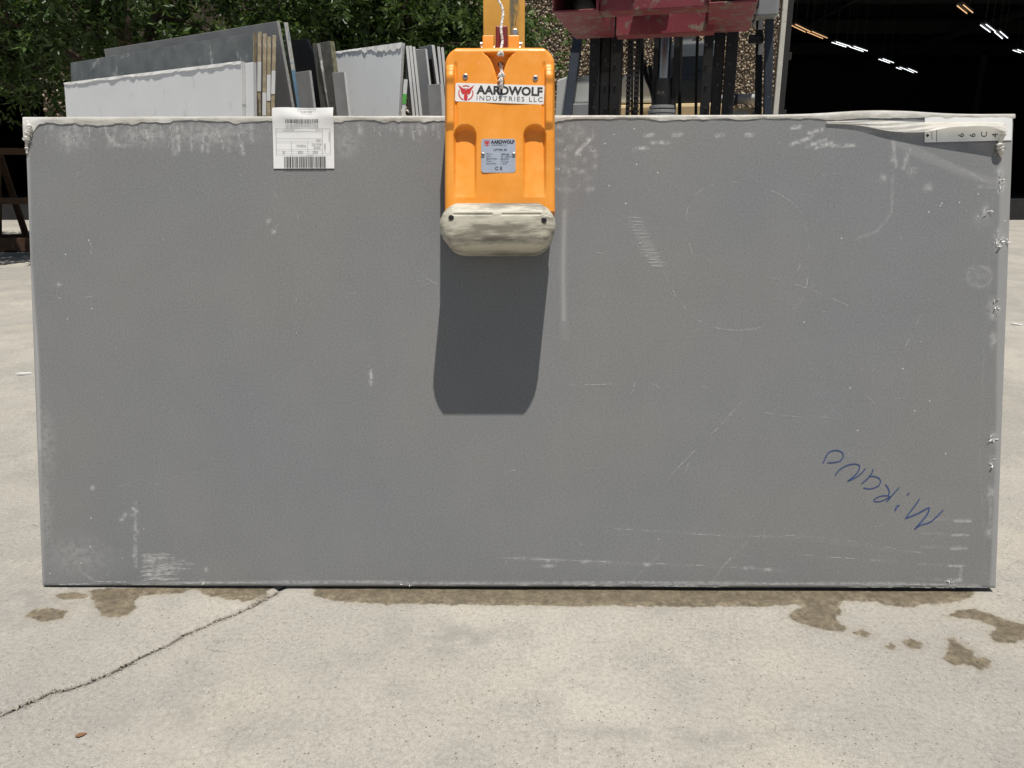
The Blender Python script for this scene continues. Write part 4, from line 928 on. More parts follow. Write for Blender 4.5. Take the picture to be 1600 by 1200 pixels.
    a = fl(1056, 71, 1.45); b = fl(1108, 122, 1.45); R = Matrix.Rotation(math.radians(-10), 3, 'X')
    mb = MB(); mb.box(((a[0] + b[0]) / 2, 1.54, (a[1] + b[1]) / 2), (b[0] - a[0] + .08, .13, a[1] - b[1] + .06), R); o = mb.build('seat_backrest', M['seat'], fork, bevel=.03, seg=4)
    for px in (1062, 1090):
        q = fl(px, 112, 1.44); mb = MB(); disc(mb, q[0], q[1], 1.475, .02, .012, 14); mb.build('backrest_hole', M['dark'], o)
    a = fl(1064, 50, 1.5); b = fl(1084, 74, 1.5); mb = MB(); mb.box(((a[0] + b[0]) / 2, 1.56, (a[1] + b[1]) / 2), (b[0] - a[0], .08, a[1] - b[1] + .05)); mb.build('headrest', M['midgrey'], fork, bevel=.015)
    # tank and cream side box on the right
    a = fl(1150, 146, .75); b = fl(1190, 161, .75); r = (a[1] - b[1]) / 2; mb = MB(); mb.tube([(a[0] - .12, .8, a[1] - r), (b[0], .8, a[1] - r)], r, 18); mb.build('gas_tank', M['midgrey'], fork, bevel=.01)
    for px in (1150,):
        q = fl(px, 153, .72); mb = MB(); mb.tube([(q[0] - .012, .8, q[1]), (q[0] + .012, .8, q[1])], r * 1.18, 18); mb.build('tank_strap', M['blueblack'], fork, bevel=.003)
    a = fl(1146, 168, .6); b = fl(1190, 200, .6); mb = MB(); mb.box(((a[0] + b[0]) / 2, .8, (a[1] + b[1]) / 2), (b[0] - a[0], .4, a[1] - b[1])); o = mb.build('side_box', M['cream'], fork, bevel=.008)
    a = fl(1146, 174, .59); b = fl(1168, 190, .59); mb = MB(); mb.box(((a[0] + b[0]) / 2, .585, (a[1] + b[1]) / 2), (b[0] - a[0], .02, a[1] - b[1])); mb.build('box_hatch', M['midgrey'], o, bevel=.003)
    q = fl(1179, 178, .59); mb = MB(); disc(mb, q[0], q[1], .598, .012, .014, 12); mb.build('box_knob', M['bolt'], o, bevel=.002)
    # overhead guard
    def post(p0, p1, y0, y1, wpx, dy, mat, nm='guard_post'):
        a = fl(*p0, y0); b = fl(*p1, y1); d = Vector((b[0] - a[0], y1 - y0, b[1] - a[1])); A = Vector((a[0], y0, a[1])); 
        A0 = A - d * ((A.z - .55) / d.z); B0 = A + d * ((2.35 - A.z) / d.z); wm = fl(p0[0] + wpx, p0[1], y0)[0] - a[0]
        mb = MB(); mb.bar(A0, B0, wm, dy); return mb.build(nm, mat, fork, bevel=.006)
    post((887, 183), (903, 58), .5, .62, 14, .06, M['blueblack']); post((1199, 183), (1202, 30), .5, .55, 13, .06, M['blueblack'])
    o = post((1185, 148), (1187, 30), .62, .66, 11, .04, M['blacksteel'], 'guard_bracket')
    for y0, y1 in ((27, 46), (65, 85)):
        a = fl(1186, y0, .62); b = fl(1192, y1, .62); mb = MB(); mb.box(((a[0] + b[0]) / 2, .622, (a[1] + b[1]) / 2), (b[0] - a[0], .004, a[1] - b[1])); mb.build('decal', M['paper'], o)
    a = fl(1180, 55, .6); b = fl(1194, 68, .6); mb = MB(); mb.box(((a[0] + b[0]) / 2 - .02, .6, (a[1] + b[1]) / 2), (b[0] - a[0] + .03, .06, a[1] - b[1])); mb.build('lamp_bracket', M['blacksteel'], fork, bevel=.01)
    a = fl(1186, -30, .45); b = fl(1216, 25, .45); mb = MB(); mb.box(((a[0] + b[0]) / 2, .5, (a[1] + b[1]) / 2), (b[0] - a[0], .12, a[1] - b[1])); mb.build('work_lamp', M['midgrey'], fork, bevel=.012)
    for sx in (-.30, .28): mb = MB(); mb.bar((sx, 2.0, .9), (sx * .98, 1.95, 2.33), .06, .06); mb.build('guard_post', M['blueblack'], fork, bevel=.006)
    xl = fl(900, 20, .6)[0]; xr = fl(1206, 20, .5)[0]
    for k in range(2): mb = MB(); mb.box(((xl if k == 0 else xr), 1.25, 2.37), (.06, 1.5, .06)); mb.build('roof_rail', M['blueblack'], fork, bevel=.004)
    for k in range(8): mb = MB(); mb.box(((xl + xr) / 2, .55 + k * .2, 2.372), (xr - xl - .062, .13, .04)); mb.build('roof_slat', M['blueblack'], fork, bevel=.004)  # slats out of view, made wide to throw shade on the seat
    q = fl(1000, 100, .95); mb = MB(); c = Vector((-.05, .78, 1.30)); mb.tube([c + Vector((.17 * math.cos(t), .07 * math.sin(t), .15 * math.sin(t))) for t in [k * 6.2832 / 28 for k in range(29)]], .012, 8); mb.build('steering_wheel', M['rubber'], fork, smooth=True)
    mb = MB(); mb.tube([(-.05, .60, .85), c], .025, 10); mb.build('steering_column', M['blacksteel'], fork, smooth=True)
    for sx, y in ((-.52, .45), (.52, .45), (-.45, 2.0), (.45, 2.0)):
        mb = MB(); mb.tube([(sx - .10, y, .30), (sx - .085, y, .30), (sx + .085, y, .30), (sx + .10, y, .30)], [.26, .30, .30, .26], 28); o = mb.build('tyre', M['rubber'], fork, smooth=True)
        mb = MB(); mb.tube([(sx - .104, y, .30), (sx + .104, y, .30)], .15, 20); mb.build('rim', M['cream'], o, bevel=.01)
    zf = 1.99
    for xx in (-.36, .36): mb = MB(); mb.box((xx, -.46, zf + .06), (.11, .95, .04)); mb.box((xx, -.03, zf + .25), (.11, .05, .42)); mb.build('fork', M['blacksteel'], fork, bevel=.004)
    for dz in (.12, .42): mb = MB(); mb.box((0, -.02, zf + dz), (.9, .035, .10)); mb.build('carriage_bar', M['blacksteel'], fork, bevel=.004)
forklift()
def red_boom():
    t = empty('fork_boom', matrix=MF @ Matrix.Translation((0, -.5, 1.95))); tag(t, 'worn maroon fork attachment with two square pockets raised on the forks', 'fork attachment')
    T = lambda px, py, ly: fl(px, py, ly)
    y0 = -.82
    def pocket(x0, x1, zb, hgt, yb):
        th_ = .008; mb = MB(); L = yb - y0; cy = (y0 + yb) / 2 + .5; xm = (x0 + x1) / 2; zb -= 1.95
        mb.box((xm, cy, zb + th_ / 2), (x1 - x0, L, th_)); mb.box((xm, cy, zb + hgt - th_ / 2), (x1 - x0, L, th_))
        for x in (x0 + th_ / 2, x1 - th_ / 2): mb.box((x, cy, zb + hgt / 2), (th_, L - .002, hgt - 2 * th_))
        mb.build('fork_pocket', M['red'], t, bevel=.002)
    a = T(863, 18, y0); b = T(934, 18, y0); c = T(1107, 9, y0); d = T(1184, 5, y0)
    zb = (a[1] + c[1]) / 2
    pocket(a[0], b[0], zb, .14, -.20); pocket(c[0], d[0], zb, .14, -.20)
    # cross beams between the pockets
    mb = MB(); z1 = T(1020, 14, y0 + .04)[1]; mb.box(((b[0] + c[0]) / 2, y0 + .5 + .10, (z1 + zb + .16) / 2 - 1.95), (c[0] - b[0] - .004, .12, zb + .16 - z1)); mb.build('front_beam', M['red'], t, bevel=.003)
    yr = -.40; z2 = T(1030, 53, yr)[1]; mb = MB(); mb.box(((b[0] + c[0]) / 2 + .03, yr + .5 + .05, (z2 + zb + .10) / 2 - 1.95), (c[0] - b[0] + .0, .10, zb + .10 - z2)); mb.build('rear_beam', M['red'], t, bevel=.003)
    # the boom itself, overhead, reaching out to the yellow bar
    xm = (b[0] + c[0]) / 2
    Mi = (MF @ Matrix.Translation((0, -.5, 1.95))).inverted(); e = Mi @ Vector((BX, YB + .02, 2.30))
    mb = MB(); mb.bar((xm, .1, .24), (e.x, e.y, .24 + .0), .12, .14, up=(0, 0, 1)); mb.build('boom_arm', M['red'], t, bevel=.006)
    mb = MB(); mb.bar((xm - .05, y0 + .5 + .15, .12), (xm - .05, y0 + .5 + .15, .22), .10, .10); mb.build('boom_bracket', M['red'], t, bevel=.004); mb = MB(); mb.bar((xm, yr + .5 + .02, .10), (xm, yr + .5 + .02, .22), .12, .10); mb.build('boom_bracket', M['red'], t, bevel=.004)
    mb = MB(); mb.tube([(e.x - .08, e.y, .19), (e.x + .08, e.y, .19)], .02, 12); mb.build('boom_pin', M['zinc'], t, smooth=True)
red_boom()

# ------------------------------------------------------------------ stock slabs standing on the yard racks
SM = dict(
    white=m_stone('white_quartz', (.80, .82, .83), .35, .05, 2, film=(.6, .62, .63)), whiteE=m_stone('white_quartz_edge', (.76, .76, .74), .5, .08),
    dgrey=m_stone('dark_polished_granite', (.165, .175, .170), .25, .3, 6, veins=((.34, .35, .34), 3.0), film=(.36, .37, .36)), grey=m_stone('grey_quartz', (.31, .31, .31), .4, .2, 4, film=(.42, .42, .41)), greyE=m_stone('grey_edge', (.45, .45, .44), .6, .25, 30),
    bronze=m_stone('brown_stone', (.17, .14, .10), .4, .25, 6), bronzeE=m_stone('tan_taped_edge', (.46, .38, .25), .6, .35, 25, veins=((.72, .70, .62), 9.0)), black=m_stone('black_granite', (.014, .015, .018), .18, .2), flakeE=m_stone('flaking_edge', (.30, .29, .27), .7, .3, 20, veins=((.78, .77, .72), 12.0)),
    moss=m_stone('mottled_stone', (.20, .195, .17), .5, .35, 18), mossE=m_stone('mossy_edge', (.24, .23, .14), .8, .45, 26, veins=((.10, .11, .05), 14.0)), blueE=m_stone('marked_edge', (.55, .54, .50), .6, .3, 22, veins=((.20, .32, .42), 5.0)),
)
def yard_slab(label, top, bx, far, Yn, thick, face, edge, length=None, vec=None, ztop=None, cut=None):
    """top: pixel of the near upper corner (face side); bx: pixel x of that edge where it meets y=183"""
    A = at(top[0], top[1], Yn); B = at(bx, 183, Yn)
    zb = gz(Yn) + .14; Bt = A + (B - A) * ((A.z - zb) / (A.z - B.z)); Bt.z = zb
    if far is not None:
        Fp = at_z(far[0], far[1], A.z); vec = Vector((Fp.x - A.x, Fp.y - A.y, 0))
        if vec.length > 3.25: vec = vec.normalized() * 3.25
        if vec.length < .12: vec = vec.normalized() * .12
    if vec is None: r_ = ray(top[0] - 8, top[1]); vec = Vector((r_.x, r_.y, 0)).normalized() * length
    nrm = Vector((-vec.y, vec.x, 0)).normalized()
    if nrm.x < 0: nrm = -nrm
    o = empty('yard_slab', (A.x + vec.x / 2, A.y + vec.y / 2, zb)); c = Vector(o.location)
    q = [Bt, Bt + vec, A + vec, A]
    if cut: q = [Bt, Bt + vec, A + vec, A + vec * cut[0] , A + (Bt - A) * cut[1]]
    mb = MB(); mb.prism([p - c for p in q], nrm * thick); mb.build('slab_body', face, o, bevel=.003)
    # taped near edge, a hair proud
    d = vec.normalized() * -.004; q0 = (A if not cut else A + (Bt - A) * cut[1])
    mb = MB(); mb.prism([Bt - c + d * .2, q0 - c + d * .2, q0 + nrm * thick - c + d * .2, Bt + nrm * thick - c + d * .2], d); mb.build('edge_face', edge, o)
    tag(o, label, 'slab', 'slabs stored upright on the yard racks'); STK.append((Bt.copy(), vec.copy(), A.copy())); MARKS.append((o, A.copy(), Bt.copy(), nrm.copy(), thick, vec.copy()))
    return o
STK = []; MARKS = []
va = None
a = yard_slab('white slab on the left rack, frontmost, its broad face towards us', (377, 96), 378, (100, 130), 6.2, .03, SM['white'], SM['whiteE'])
va = STK[0][1].copy()
yard_slab('white slab just behind the frontmost one, only its right end showing', (395, 97), 396, None, 6.18, .03, SM['white'], SM['whiteE'], vec=va)
yard_slab('dark polished grey slab on the left rack behind the white ones', (396, 51), 394, (110, 98), 6.3, .03, SM['dgrey'], SM['bronzeE'])
vc = STK[2][1].normalized() * 2.6
for i, (tx, ty, bx_, lab) in enumerate(((403, 49.5, 401.5, 'first'), (411, 52, 410, 'second'), (418, 57, 416.5, 'third'), (426, 55, 423, 'fourth'))):
    yard_slab(f'tan edged slab, {lab} of the four right of the dark polished slab', (tx, ty), bx_, None, 6.27, .027, SM['bronze'], SM['bronzeE'], length=.42)
yard_slab('tall grey slab with the highest top edge behind the tan edged stack', (432, 33), 459, (162, 77), 6.72, .028, SM['grey'], SM['greyE'])
yard_slab('grey slab with blue marks on its edge, right of the tallest one', (443.5, 35), 467, None, 6.70, .032, SM['grey'], SM['blueE'], length=.9)
yard_slab('small grey offcut slab standing in front of the black slab', (482.5, 110), 492, (461, 113), 6.25, .02, SM['grey'], SM['greyE'])
yard_slab('black granite slab with a broken top corner left of the flaking edges', (488, 60), 503, (455, 62), 6.95, .03, SM['black'], SM['grey'], cut=(.28, .06))
yard_slab('grey slab with white flaking edge beside the black slab', (495, 68), 515, None, 6.8, .075, SM['grey'], SM['flakeE'], length=1.2)
yard_slab('mottled slab with a mossy green edge, tallest beside the white panel', (515, 64), 530, (488, 69), 6.72, .045, SM['moss'], SM['mossE'])
yard_slab('small grey slab with green tape between mossy edge and large white slab', (537, 112), 545, (526, 113), 6.2, .022, SM['grey'], SM['whiteE'])
yard_slab('large white slab filling the gap left of the orange clamp', (628, 67), 622, (520, 82), 6.6, .03, SM['white'], SM['whiteE'])
vw = STK[-1][1].copy()
yard_slab('narrow white offcut leaning in front of the large white slab', (631, 124), 627, None, 6.3, .03, SM['white'], SM['whiteE'], length=.25)
for i, (tx, ty, bx_, lab) in enumerate(((634, 72, 645, 'first'), (639, 71.5, 650.5, 'second'), (644.5, 73, 656, 'third'), (650, 77, 662, 'fourth'))):
    yard_slab(f'thin pale slab seen edge on, {lab} right of the large white slab', (tx, ty), bx_, None, 6.55, .022, SM['grey'], SM['whiteE'], length=1.8)
yard_slab('pale grey slab with broad face right of the four thin ones', (664, 76), 676, (645, 78), 6.5, .022, SM['grey'], SM['whiteE'])
tg = yard_slab('pale slab with a black tag, left of the orange clamp', (674, 70), 689, (655, 74), 6.7, .03, SM['grey'], SM['whiteE'])
bt, vv, A_ = STK[-1]; mb = MB(); cc = Vector(tg.location); nn_ = Vector((-vv.y, vv.x, 0)).normalized(); nn_ = nn_ if nn_.x > 0 else -nn_
p0 = A_ + vv * .10 + (bt - A_) * .05 - nn_ * .002 - cc; e1 = vv * .25; e2 = (bt - A_) * .22
mb.prism([p0, p0 + e1, p0 + e1 + e2, p0 + e2], -nn_ * .002); mb.build('tag', M['dark'], tg)
yard_slab('second slab from the orange clamp, pale and edge on', (683, 73), 694, None, 6.7, .022, SM['grey'], SM['whiteE'], length=1.6)
yard_slab('pale slab edge on, nearest to the orange clamp', (689, 74), 699, None, 6.7, .022, SM['grey'], SM['whiteE'], length=1.6)
yard_slab('short grey slab low beside the orange clamp', (688, 131), 691, (672, 132), 6.3, .022, SM['grey'], SM['whiteE'])
def mark(slab_i, f0, f1, mat, nm, wpad=.0):
    """strip of tape on the near edge of a stored slab between fractions of its height"""
    o, A, Bt, nrm, th, d = MARKS[slab_i]; c = Vector(o.location); p = A + (Bt - A) * f0 - c; q = A + (Bt - A) * f1 - c; e = d.normalized() * -.006
    mb = MB(); mb.prism([p + e - nrm * .001, q + e - nrm * .001, q + e + nrm * (th + .001), p + e + nrm * (th + .001)], d.normalized() * -.0015); mb.build(nm, mat, o)
for i, f0, f1, m_, nm in ((0, .22, .40, 'tapeg', 'green_tape'), (0, .05, .16, 'paper', 'torn_film'), (4, .36, .45, 'tapered', 'red_mark'), (5, .37, .46, 'tapered', 'red_mark'), (3, .10, .2, 'paper', 'label_strip'), (4, .20, .28, 'paper', 'label_strip'), (5, .13, .22, 'paper', 'label_strip'), (6, .12, .2, 'paper', 'label_strip'), (6, .3, .34, 'paper', 'label_strip'), (8, .16, .3, 'tapeb', 'blue_mark'), (8, .45, .5, 'tapey', 'yellow_tape'), (11, .3, .36, 'paper', 'label_strip'), (11, .42, .46, 'paper', 'label_strip'), (12, .30, .42, 'tapey', 'yellow_tape'), (13, .2, .4, 'tapeg', 'green_tape'), (14, .33, .42, 'tapey', 'yellow_tape'), (15, .06, .1, 'tapeg', 'green_tape')): mark(i, f0, f1, M[m_], nm)
def film_hem(slab_i, seed, hm):
    """torn film hanging from the top edge of a stored slab"""
    o, A, Bt, nrm, th, d = MARKS[slab_i]; c = Vector(o.location); v = STK[slab_i][1]; n = 60; r = random.Random(seed); up = (A - Bt).normalized(); V = []; h = .03
    for i in range(n):
        t = i / (n - 1); h = min(hm, max(.006, h + r.uniform(-.014, .014))); p = A + v * t - c
        V += [p - nrm * .003 + up * .004, p - nrm * (.004 + r.uniform(0, .006)) - up * h]
    mb = MB(); mb.add(V, [(2 * i, 2 * i + 1, 2 * i + 3, 2 * i + 2) for i in range(n - 1)]); mb.build('film_hem', SM['whiteE'], o)
film_hem(0, 3, .022); film_hem(14, 5, .07)
def rack(x0, x1, y0, y1, label):
    z = gz((y0 + y1) / 2); t = empty('slab_rack', ((x0 + x1) / 2, (y0 + y1) / 2, z)); c = Vector(t.location)
    for y in (y0 + .15, (y0 + y1) / 2, y1 - .15):
        mb = MB(); mb.box((0, y - c.y, .09), (x1 - x0, .08, .08)); mb.build('base_beam', M['beam'], t, bevel=.004)
    for y in (y0 + .3, y1 - .3):
        for x in (x0, x1): mb = MB(); mb.box((x - c.x, y - c.y, .75), (.06, .06, 1.4)); mb.build('upright', M['beam'], t, bevel=.004)
    for x in (x0, x1): mb = MB(); mb.box((x - c.x, 0, .025), (.08, y1 - y0, .05)); mb.build('runner', M['beam'], t, bevel=.004)
    tag(t, label, 'rack', 'racks under the stored slabs')
rack(-3.85, -.95, 6.2, 8.2, 'grey steel rack carrying the slabs left of the lifting clamp')

# ------------------------------------------------------------------ warehouse
YW = 17.5; GW = gz(YW)
xj = at(1222, 100, YW).x; xl = at(66, 150, YW).x; ZR = 7.2; OPH = 5.75
wh = empty('warehouse', (0, YW, GW)); tag(wh, 'warehouse with pebble-dash wall and wide dark open bay', 'building')
def warehouse():
    def part(nm, c, d, m, bev=0): mb = MB(); mb.box(c, d); return mb.build(nm, m, wh, bevel=bev)
    xr = xj + 13.0; XL = -34; D = 26
    part('wall', ((xl + xj - .12) / 2, .15, 3.6), (xj - .12 - xl, .3, 7.2), M['mortar'])
    part('wall', ((xr + 40) / 2, .15, 3.6), (40 - xr, .3, 7.2), M['wall'])
    part('wall', ((XL + xl - 9) / 2, .15, 3.6), (xl - 9 - XL, .3, 7.2), M['wall'])
    part('lintel', ((xj + xr) / 2, .151, (OPH + 7.2) / 2), (xr - xj, .29, 7.2 - OPH), M['wall'])
    part('lintel', (xl - 4.5, .151, (4.4 + 7.2) / 2), (9, .29, 2.8), M['wall'])
    part('door_jamb', (xj - .06, .12, OPH / 2), (.11, .36, OPH), M['jamb'], .01)
    part('door_track', (xj + .10, .25, OPH / 2), (.18, .2, OPH), M['darkwall'], .01)
    for z in (1.2, 2.4, 3.6, 4.8): part('track_bracket', (xj + .22, .27, z), (.10, .12, .16), M['darkwall'], .01)
    part('door_jamb', (xr + .10, .12, OPH / 2), (.20, .36, OPH), M['jamb'], .01)
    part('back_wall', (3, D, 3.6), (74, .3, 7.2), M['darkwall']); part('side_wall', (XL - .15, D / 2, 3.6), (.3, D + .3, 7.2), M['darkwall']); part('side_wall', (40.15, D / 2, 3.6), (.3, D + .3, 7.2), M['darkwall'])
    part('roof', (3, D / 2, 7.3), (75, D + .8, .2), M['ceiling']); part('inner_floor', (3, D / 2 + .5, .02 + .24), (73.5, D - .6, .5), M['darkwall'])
    for y in (4, 9, 14, 19): part('roof_beam', (12, y, 6.75), (40, .25, .5), M['ceiling'])
    for x in (10.5, 17): part('roof_purlin', (x, 12, 6.35), (.14, 22, .2), M['beam'])
    for x, y in ((21.5, 9), (4.5, 9), (21.5, 19), (4.5, 19)): part('column', (x, y, 3.4), (.25, .25, 6.6), M['beam'])
    # pebbles bedded in the panel where they can be seen
    ph = (1 + 5 ** .5) / 2
    ico = np.array([(-1, ph, 0), (1, ph, 0), (-1, -ph, 0), (1, -ph, 0), (0, -1, ph), (0, 1, ph), (0, -1, -ph), (0, 1, -ph), (ph, 0, -1), (ph, 0, 1), (-ph, 0, -1), (-ph, 0, 1)]) / math.sqrt(1 + ph * ph)
    fc = np.array([(0, 11, 5), (0, 5, 1), (0, 1, 7), (0, 7, 10), (0, 10, 11), (1, 5, 9), (5, 11, 4), (11, 10, 2), (10, 7, 6), (7, 1, 8), (3, 9, 4), (3, 4, 2), (3, 2, 6), (3, 6, 8), (3, 8, 9), (4, 9, 5), (2, 4, 11), (6, 2, 10), (8, 6, 7), (9, 8, 1)])
    P = []
    def fill(xa, xb, za, zb, s):
        for i in range(int((zb - za) / (s * .86))):
            for j in range(int((xb - xa) / s)): P.append((xa + (j + .5 * (i % 2)) * s + random.uniform(-.4, .4) * s, za + i * s * .86 + random.uniform(-.35, .35) * s, s))
    fill(at(820, 100, YW).x, xj - .10, .9, 5.2, .058); fill(at(480, 100, YW).x, at(820, 100, YW).x, 1.2, 5.2, .11); fill(xl + .05, xl + 1.6, 1.4, 4.0, .10)
    V = []; Q = []; tone = []; n = 0
    for x, z, s in P:
        r = s * random.uniform(.28, .66); R = np.array(Euler((0, random.random() * 6.28, 0)).to_matrix())
        p = (ico * (r * random.uniform(.8, 1.35), r * .75, r * random.uniform(.6, .9))) @ R.T + (x, random.uniform(-.012, .012), z); V.append(p); Q.append(fc + n); n += 12
        tone += [min(1, max(0, random.gauss(.46, .27)))] * 12
    me = np_mesh('wall_pebbles', np.concatenate(V), np.concatenate(Q)); attr(me, 'tone', np.array(tone)); o = link('wall_pebbles', me, M['pebble'], wh); tag(o, kind='stuff')
warehouse()
def lamp(a, b, mat, label, z=5.6):
    A = at_z(a[0], a[1], z); B = at_z(b[0], b[1], z); v = (B - A); L = v.length
    if L > 2.5: v = v.normalized() * 2.5
    t = empty('strip_lamp', A + v / 2); h = v / 2
    mb = MB(); mb.bar(-h + Vector((0, 0, .09)), h + Vector((0, 0, .09)), .16, .05, up=(0, 0, 1)); mb.build('housing', M['beam'], t, bevel=.005)
    side = Vector((-v.y, v.x, 0)).normalized() * .07
    for s in (-1, 1): mb = MB(); mb.tube([-h + side * s + Vector((0, 0, .04)), h + side * s + Vector((0, 0, .04))], .011, 8); mb.build('tube', mat, t, smooth=True)
    for k in (-.7, .7): mb = MB(); mb.tube([h * k + Vector((0, 0, .11)), h * k + Vector((0, 0, 7.2 + GW - z))], .008, 5); mb.build('hanger', M['beam'], t)
    tag(t, label, 'lamp', 'strip lamps under the dark warehouse roof')
LR = [((1239, 41), (1262, 52), 'a', 'amber strip lamp nearest the door jamb'), ((1265, 52), (1289, 62), 'a', 'second amber strip lamp from the door jamb'), ((1303, 68), (1325, 75), 'w', 'white strip lamp after the two amber ones'), ((1331, 75), (1352, 82), 'w', 'second white strip lamp of the long row'), ((1376, 94), (1393, 100), 'w', 'third white strip lamp of the long row'), ((1403, 107), (1411, 110), 'w', 'short white strip lamp, fourth of the long row'), ((1416, 109), (1430, 115), 'w', 'white strip lamp at the far end of the long row'),
      ((1500, 11), (1515, 23), 'a', 'amber strip lamp high at the upper right'), ((1536, 41), (1551, 52), 'w', 'white strip lamp below the upper right amber one'), ((1558, 52), (1570, 62), 'w', 'second white strip lamp of the right row'), ((1586, 80), (1598, 84), 'w', 'white strip lamp at the right edge')]
for a, b, k, lab in LR: lamp(a, b, M['amber_tube' if k == 'a' else 'white_tube'], lab)

# ------------------------------------------------------------------ trees
def make_tree(x, y, hgt, rad, zlow, seed, leafmat, label, nleaf=19000, lean=(0, 0), rt=.16):
    r = random.Random(seed); g = np.random.default_rng(seed); z0 = gz(y)
    t = empty('shade_tree', (x, y, z0)); tb = MB(); ends = []
    fork_z = hgt * .30; top = Vector((lean[0], lean[1], fork_z))
    tb.tube([(0, 0, -.1), (.02, 0, .3), (lean[0] * .5 + r.uniform(-.05, .05), lean[1] * .5, fork_z * .55), top], [rt * 1.35, rt * 1.05, rt * .9, rt * .8], 12)
    nl = 8
    for i in range(nl):
        az = i / nl * 6.283 + r.uniform(-.3, .3); el = r.uniform(.25, 1.15); L = rad * r.uniform(.75, 1.05)
        d = Vector((math.cos(az) * math.cos(el), math.sin(az) * math.cos(el), math.sin(el))); m = top + d * L * .5 + Vector((r.uniform(-.15, .15), r.uniform(-.15, .15), .15)); e = top + d * L + Vector((0, 0, -.15 * L * (el < .7)))
        C = spline([top - Vector((0, 0, .05)), m, e], 5); tb.tube(C, [rt * .5 * (1 - .8 * k / (len(C) - 1)) for k in range(len(C))], 7)
        for k in range(7):
            u = r.uniform(.3, 1.0); b = C[int(u * (len(C) - 1))]; az2 = r.uniform(0, 6.283); L2 = rad * r.uniform(.22, .45); d2 = Vector((math.cos(az2), math.sin(az2), r.uniform(-.35, .7))).normalized()
            e2 = b + d2 * L2; e2.z -= .12 * L2; C2 = spline([b, b + d2 * L2 * .5 + Vector((0, 0, .06)), e2], 4); tb.tube(C2, [rt * .16 * (1 - .75 * q / (len(C2) - 1)) for q in range(len(C2))], 5)
            ends += [C2[-1], C2[len(C2) // 2], C2[-1] + Vector((r.uniform(-.4, .4), r.uniform(-.4, .4), r.uniform(-.3, .35)))]
    # extra sprays filling the crown
    cz = hgt * .30 + rad * .62
    for i in range(48):
        v = Vector((r.gauss(0, 1), r.gauss(0, 1), r.gauss(0, 1))).normalized() * (rad * r.uniform(.55, 1.02)); p = Vector((top.x + v.x, top.y + v.y, cz + v.z * .85))
        if p.z > zlow - z0 + r.uniform(0, .5): ends.append(p)
    ends = [e for e in ends if e.z > zlow - z0 - .1]
    tb.build('trunk', M['bark'], t, smooth=True)
    E = np.array([tuple(e) for e in ends]); k = g.integers(0, len(E), nleaf); sz = g.uniform(.75, 1.25, len(E))
    # leaflets along drooping twigs
    tw = 14; ntw = nleaf // tw; kt = g.integers(0, len(E), ntw)
    base = E[kt] + g.normal(0, .155, (ntw, 3)) * sz[kt][:, None]; td = g.normal(0, 1, (ntw, 3)); td[:, 2] -= .45; td /= np.linalg.norm(td, axis=1)[:, None]
    u = np.tile(np.linspace(0, 1, tw), ntw); idx = np.repeat(np.arange(ntw), tw); N = len(u)
    c = base[idx] + td[idx] * (u * .34)[:, None]; c[:, 2] -= .10 * u * u
    sd = np.cross(td[idx], g.normal(0, 1, (N, 3)) * .35 + (0, 0, 1)); sd /= np.linalg.norm(sd, axis=1)[:, None] + 1e-9
    sg = np.where(np.arange(N) % 2 == 0, 1, -1)[:, None]; ld = sd * sg + td[idx] * .7 + g.normal(0, .3, (N, 3)) + (0, 0, -.25); ld /= np.linalg.norm(ld, axis=1)[:, None]
    wv = np.cross(ld, g.normal(0, .5, (N, 3)) + (0, 0, 1)); wv /= np.linalg.norm(wv, axis=1)[:, None] + 1e-9
    wv = np.cross(ld, np.cross(wv, ld)); L = g.uniform(.09, .165, N)[:, None]; Wd = L * g.uniform(.15, .21, N)[:, None]
    V = np.stack([c, c + ld * L * .45 + wv * Wd, c + ld * L, c + ld * L * .45 - wv * Wd], 1).reshape(-1, 3)
    Q = np.arange(N * 4).reshape(-1, 4); me = np_mesh('crown', V, Q, False)
    attr(me, 'tone', np.repeat(np.clip(g.normal(.45, .25, N) + (sz[kt][idx] - 1) * .5, 0, 1), 4)); link('crown', me, leafmat, t)
    tag(t, label, 'tree', 'shade trees in front of the warehouse wall')
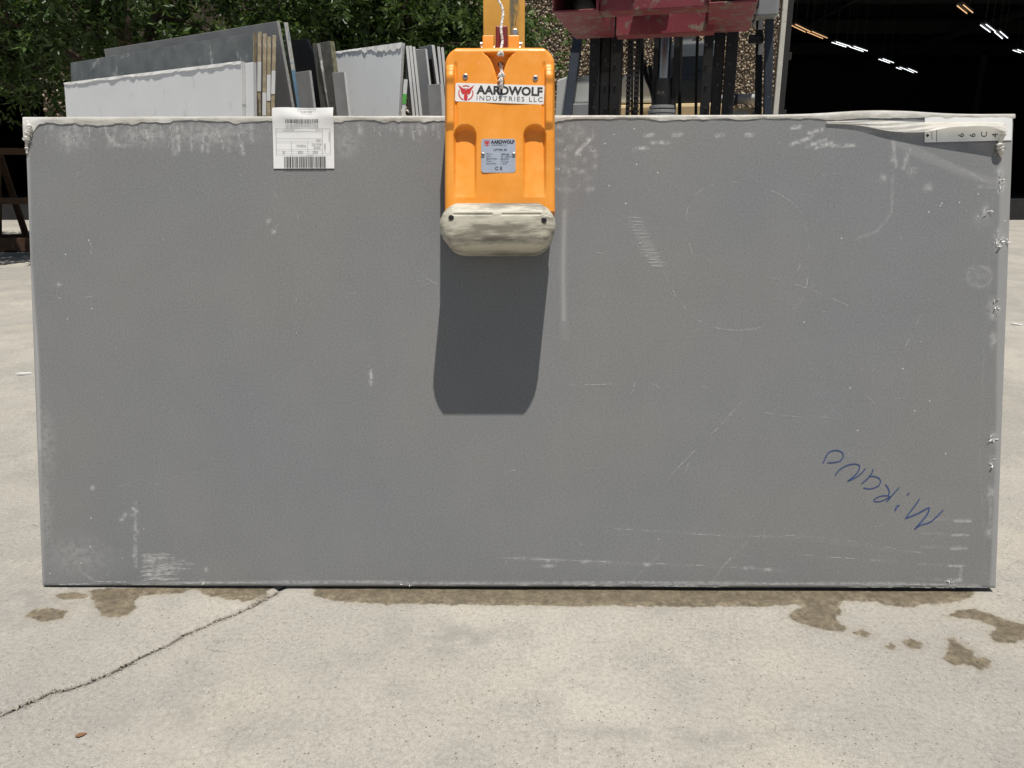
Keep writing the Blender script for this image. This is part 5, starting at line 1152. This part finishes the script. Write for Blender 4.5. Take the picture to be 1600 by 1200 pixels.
def tx(px, Y): return at(px, 100, Y).x
make_tree(tx(195, 11.5), 11.5, 7.6, 3.0, 2.75, 11, M['leaf2'], 'tree whose trunk stands behind the left stack of slabs')
make_tree(tx(-170, 11.6), 11.6, 7.0, 3.3, 2.2, 12, M['leaf1'], 'low hanging tree at the far left edge', lean=(.2, 0))
make_tree(tx(430, 13.5), 13.5, 7.8, 3.2, 3.15, 13, M['leaf1'], 'tree behind the black and mossy slabs', lean=(.3, .1))
make_tree(tx(570, 12.6), 12.6, 7.4, 2.6, 3.15, 14, M['leaf2'], 'tree with dark trunk behind the large white slab')
make_tree(tx(685, 13.6), 13.6, 7.6, 2.3, 3.0, 15, M['leaf1'], 'tree nearest to the yellow lifting bar', lean=(.25, 0), nleaf=17000)

# ------------------------------------------------------------------ timber frames in the shade at the far left
def timber_frame(px, Y, label, wd=1.5):
    x = at(px, 300, Y).x; t = empty('timber_frame', (x, Y, gz(Y)), rz=.15); tag(t, label, 'frame', 'timber slab frames in the shade')
    for sx in (-1, 1):
        mb = MB(); mb.bar((sx * wd / 2, -.5, 0.05), (sx * wd / 2, 0, 1.55), .09, .07); mb.bar((sx * wd / 2, .5, 0.05), (sx * wd / 2, 0.02, 1.55), .088, .07); mb.build('side_frame', M['wood'], t, bevel=.004)
    for z, y in ((.12, -.48), (.75, -.27), (1.5, -.04)): mb = MB(); mb.bar((-wd / 2 - .1, y - .04, z), (wd / 2 + .1, y - .04, z), .05, .10, up=(0, 0, 1)); mb.build('rail', M['wood'], t, bevel=.004)
    mb = MB(); mb.box((0, -.55, .10), (wd + .9, .22, .2)); mb.build('base_sill', M['wood'], t, bevel=.006)
    mb = MB(); mb.prism([(-wd * .28, -.56, .22), (-wd * .02, -.56, .22), (-wd * .08, -.39, .78), (-wd * .26, -.39, .80)], (0, .02, .006)); mb.build('glass_sheet', M['glass_grey'], t)
timber_frame(14, 12.2, 'brown timber frame holding a dusty sheet at the far left edge'); timber_frame(-70, 12.6, 'brown timber frame beyond the left edge, beside the other frame')
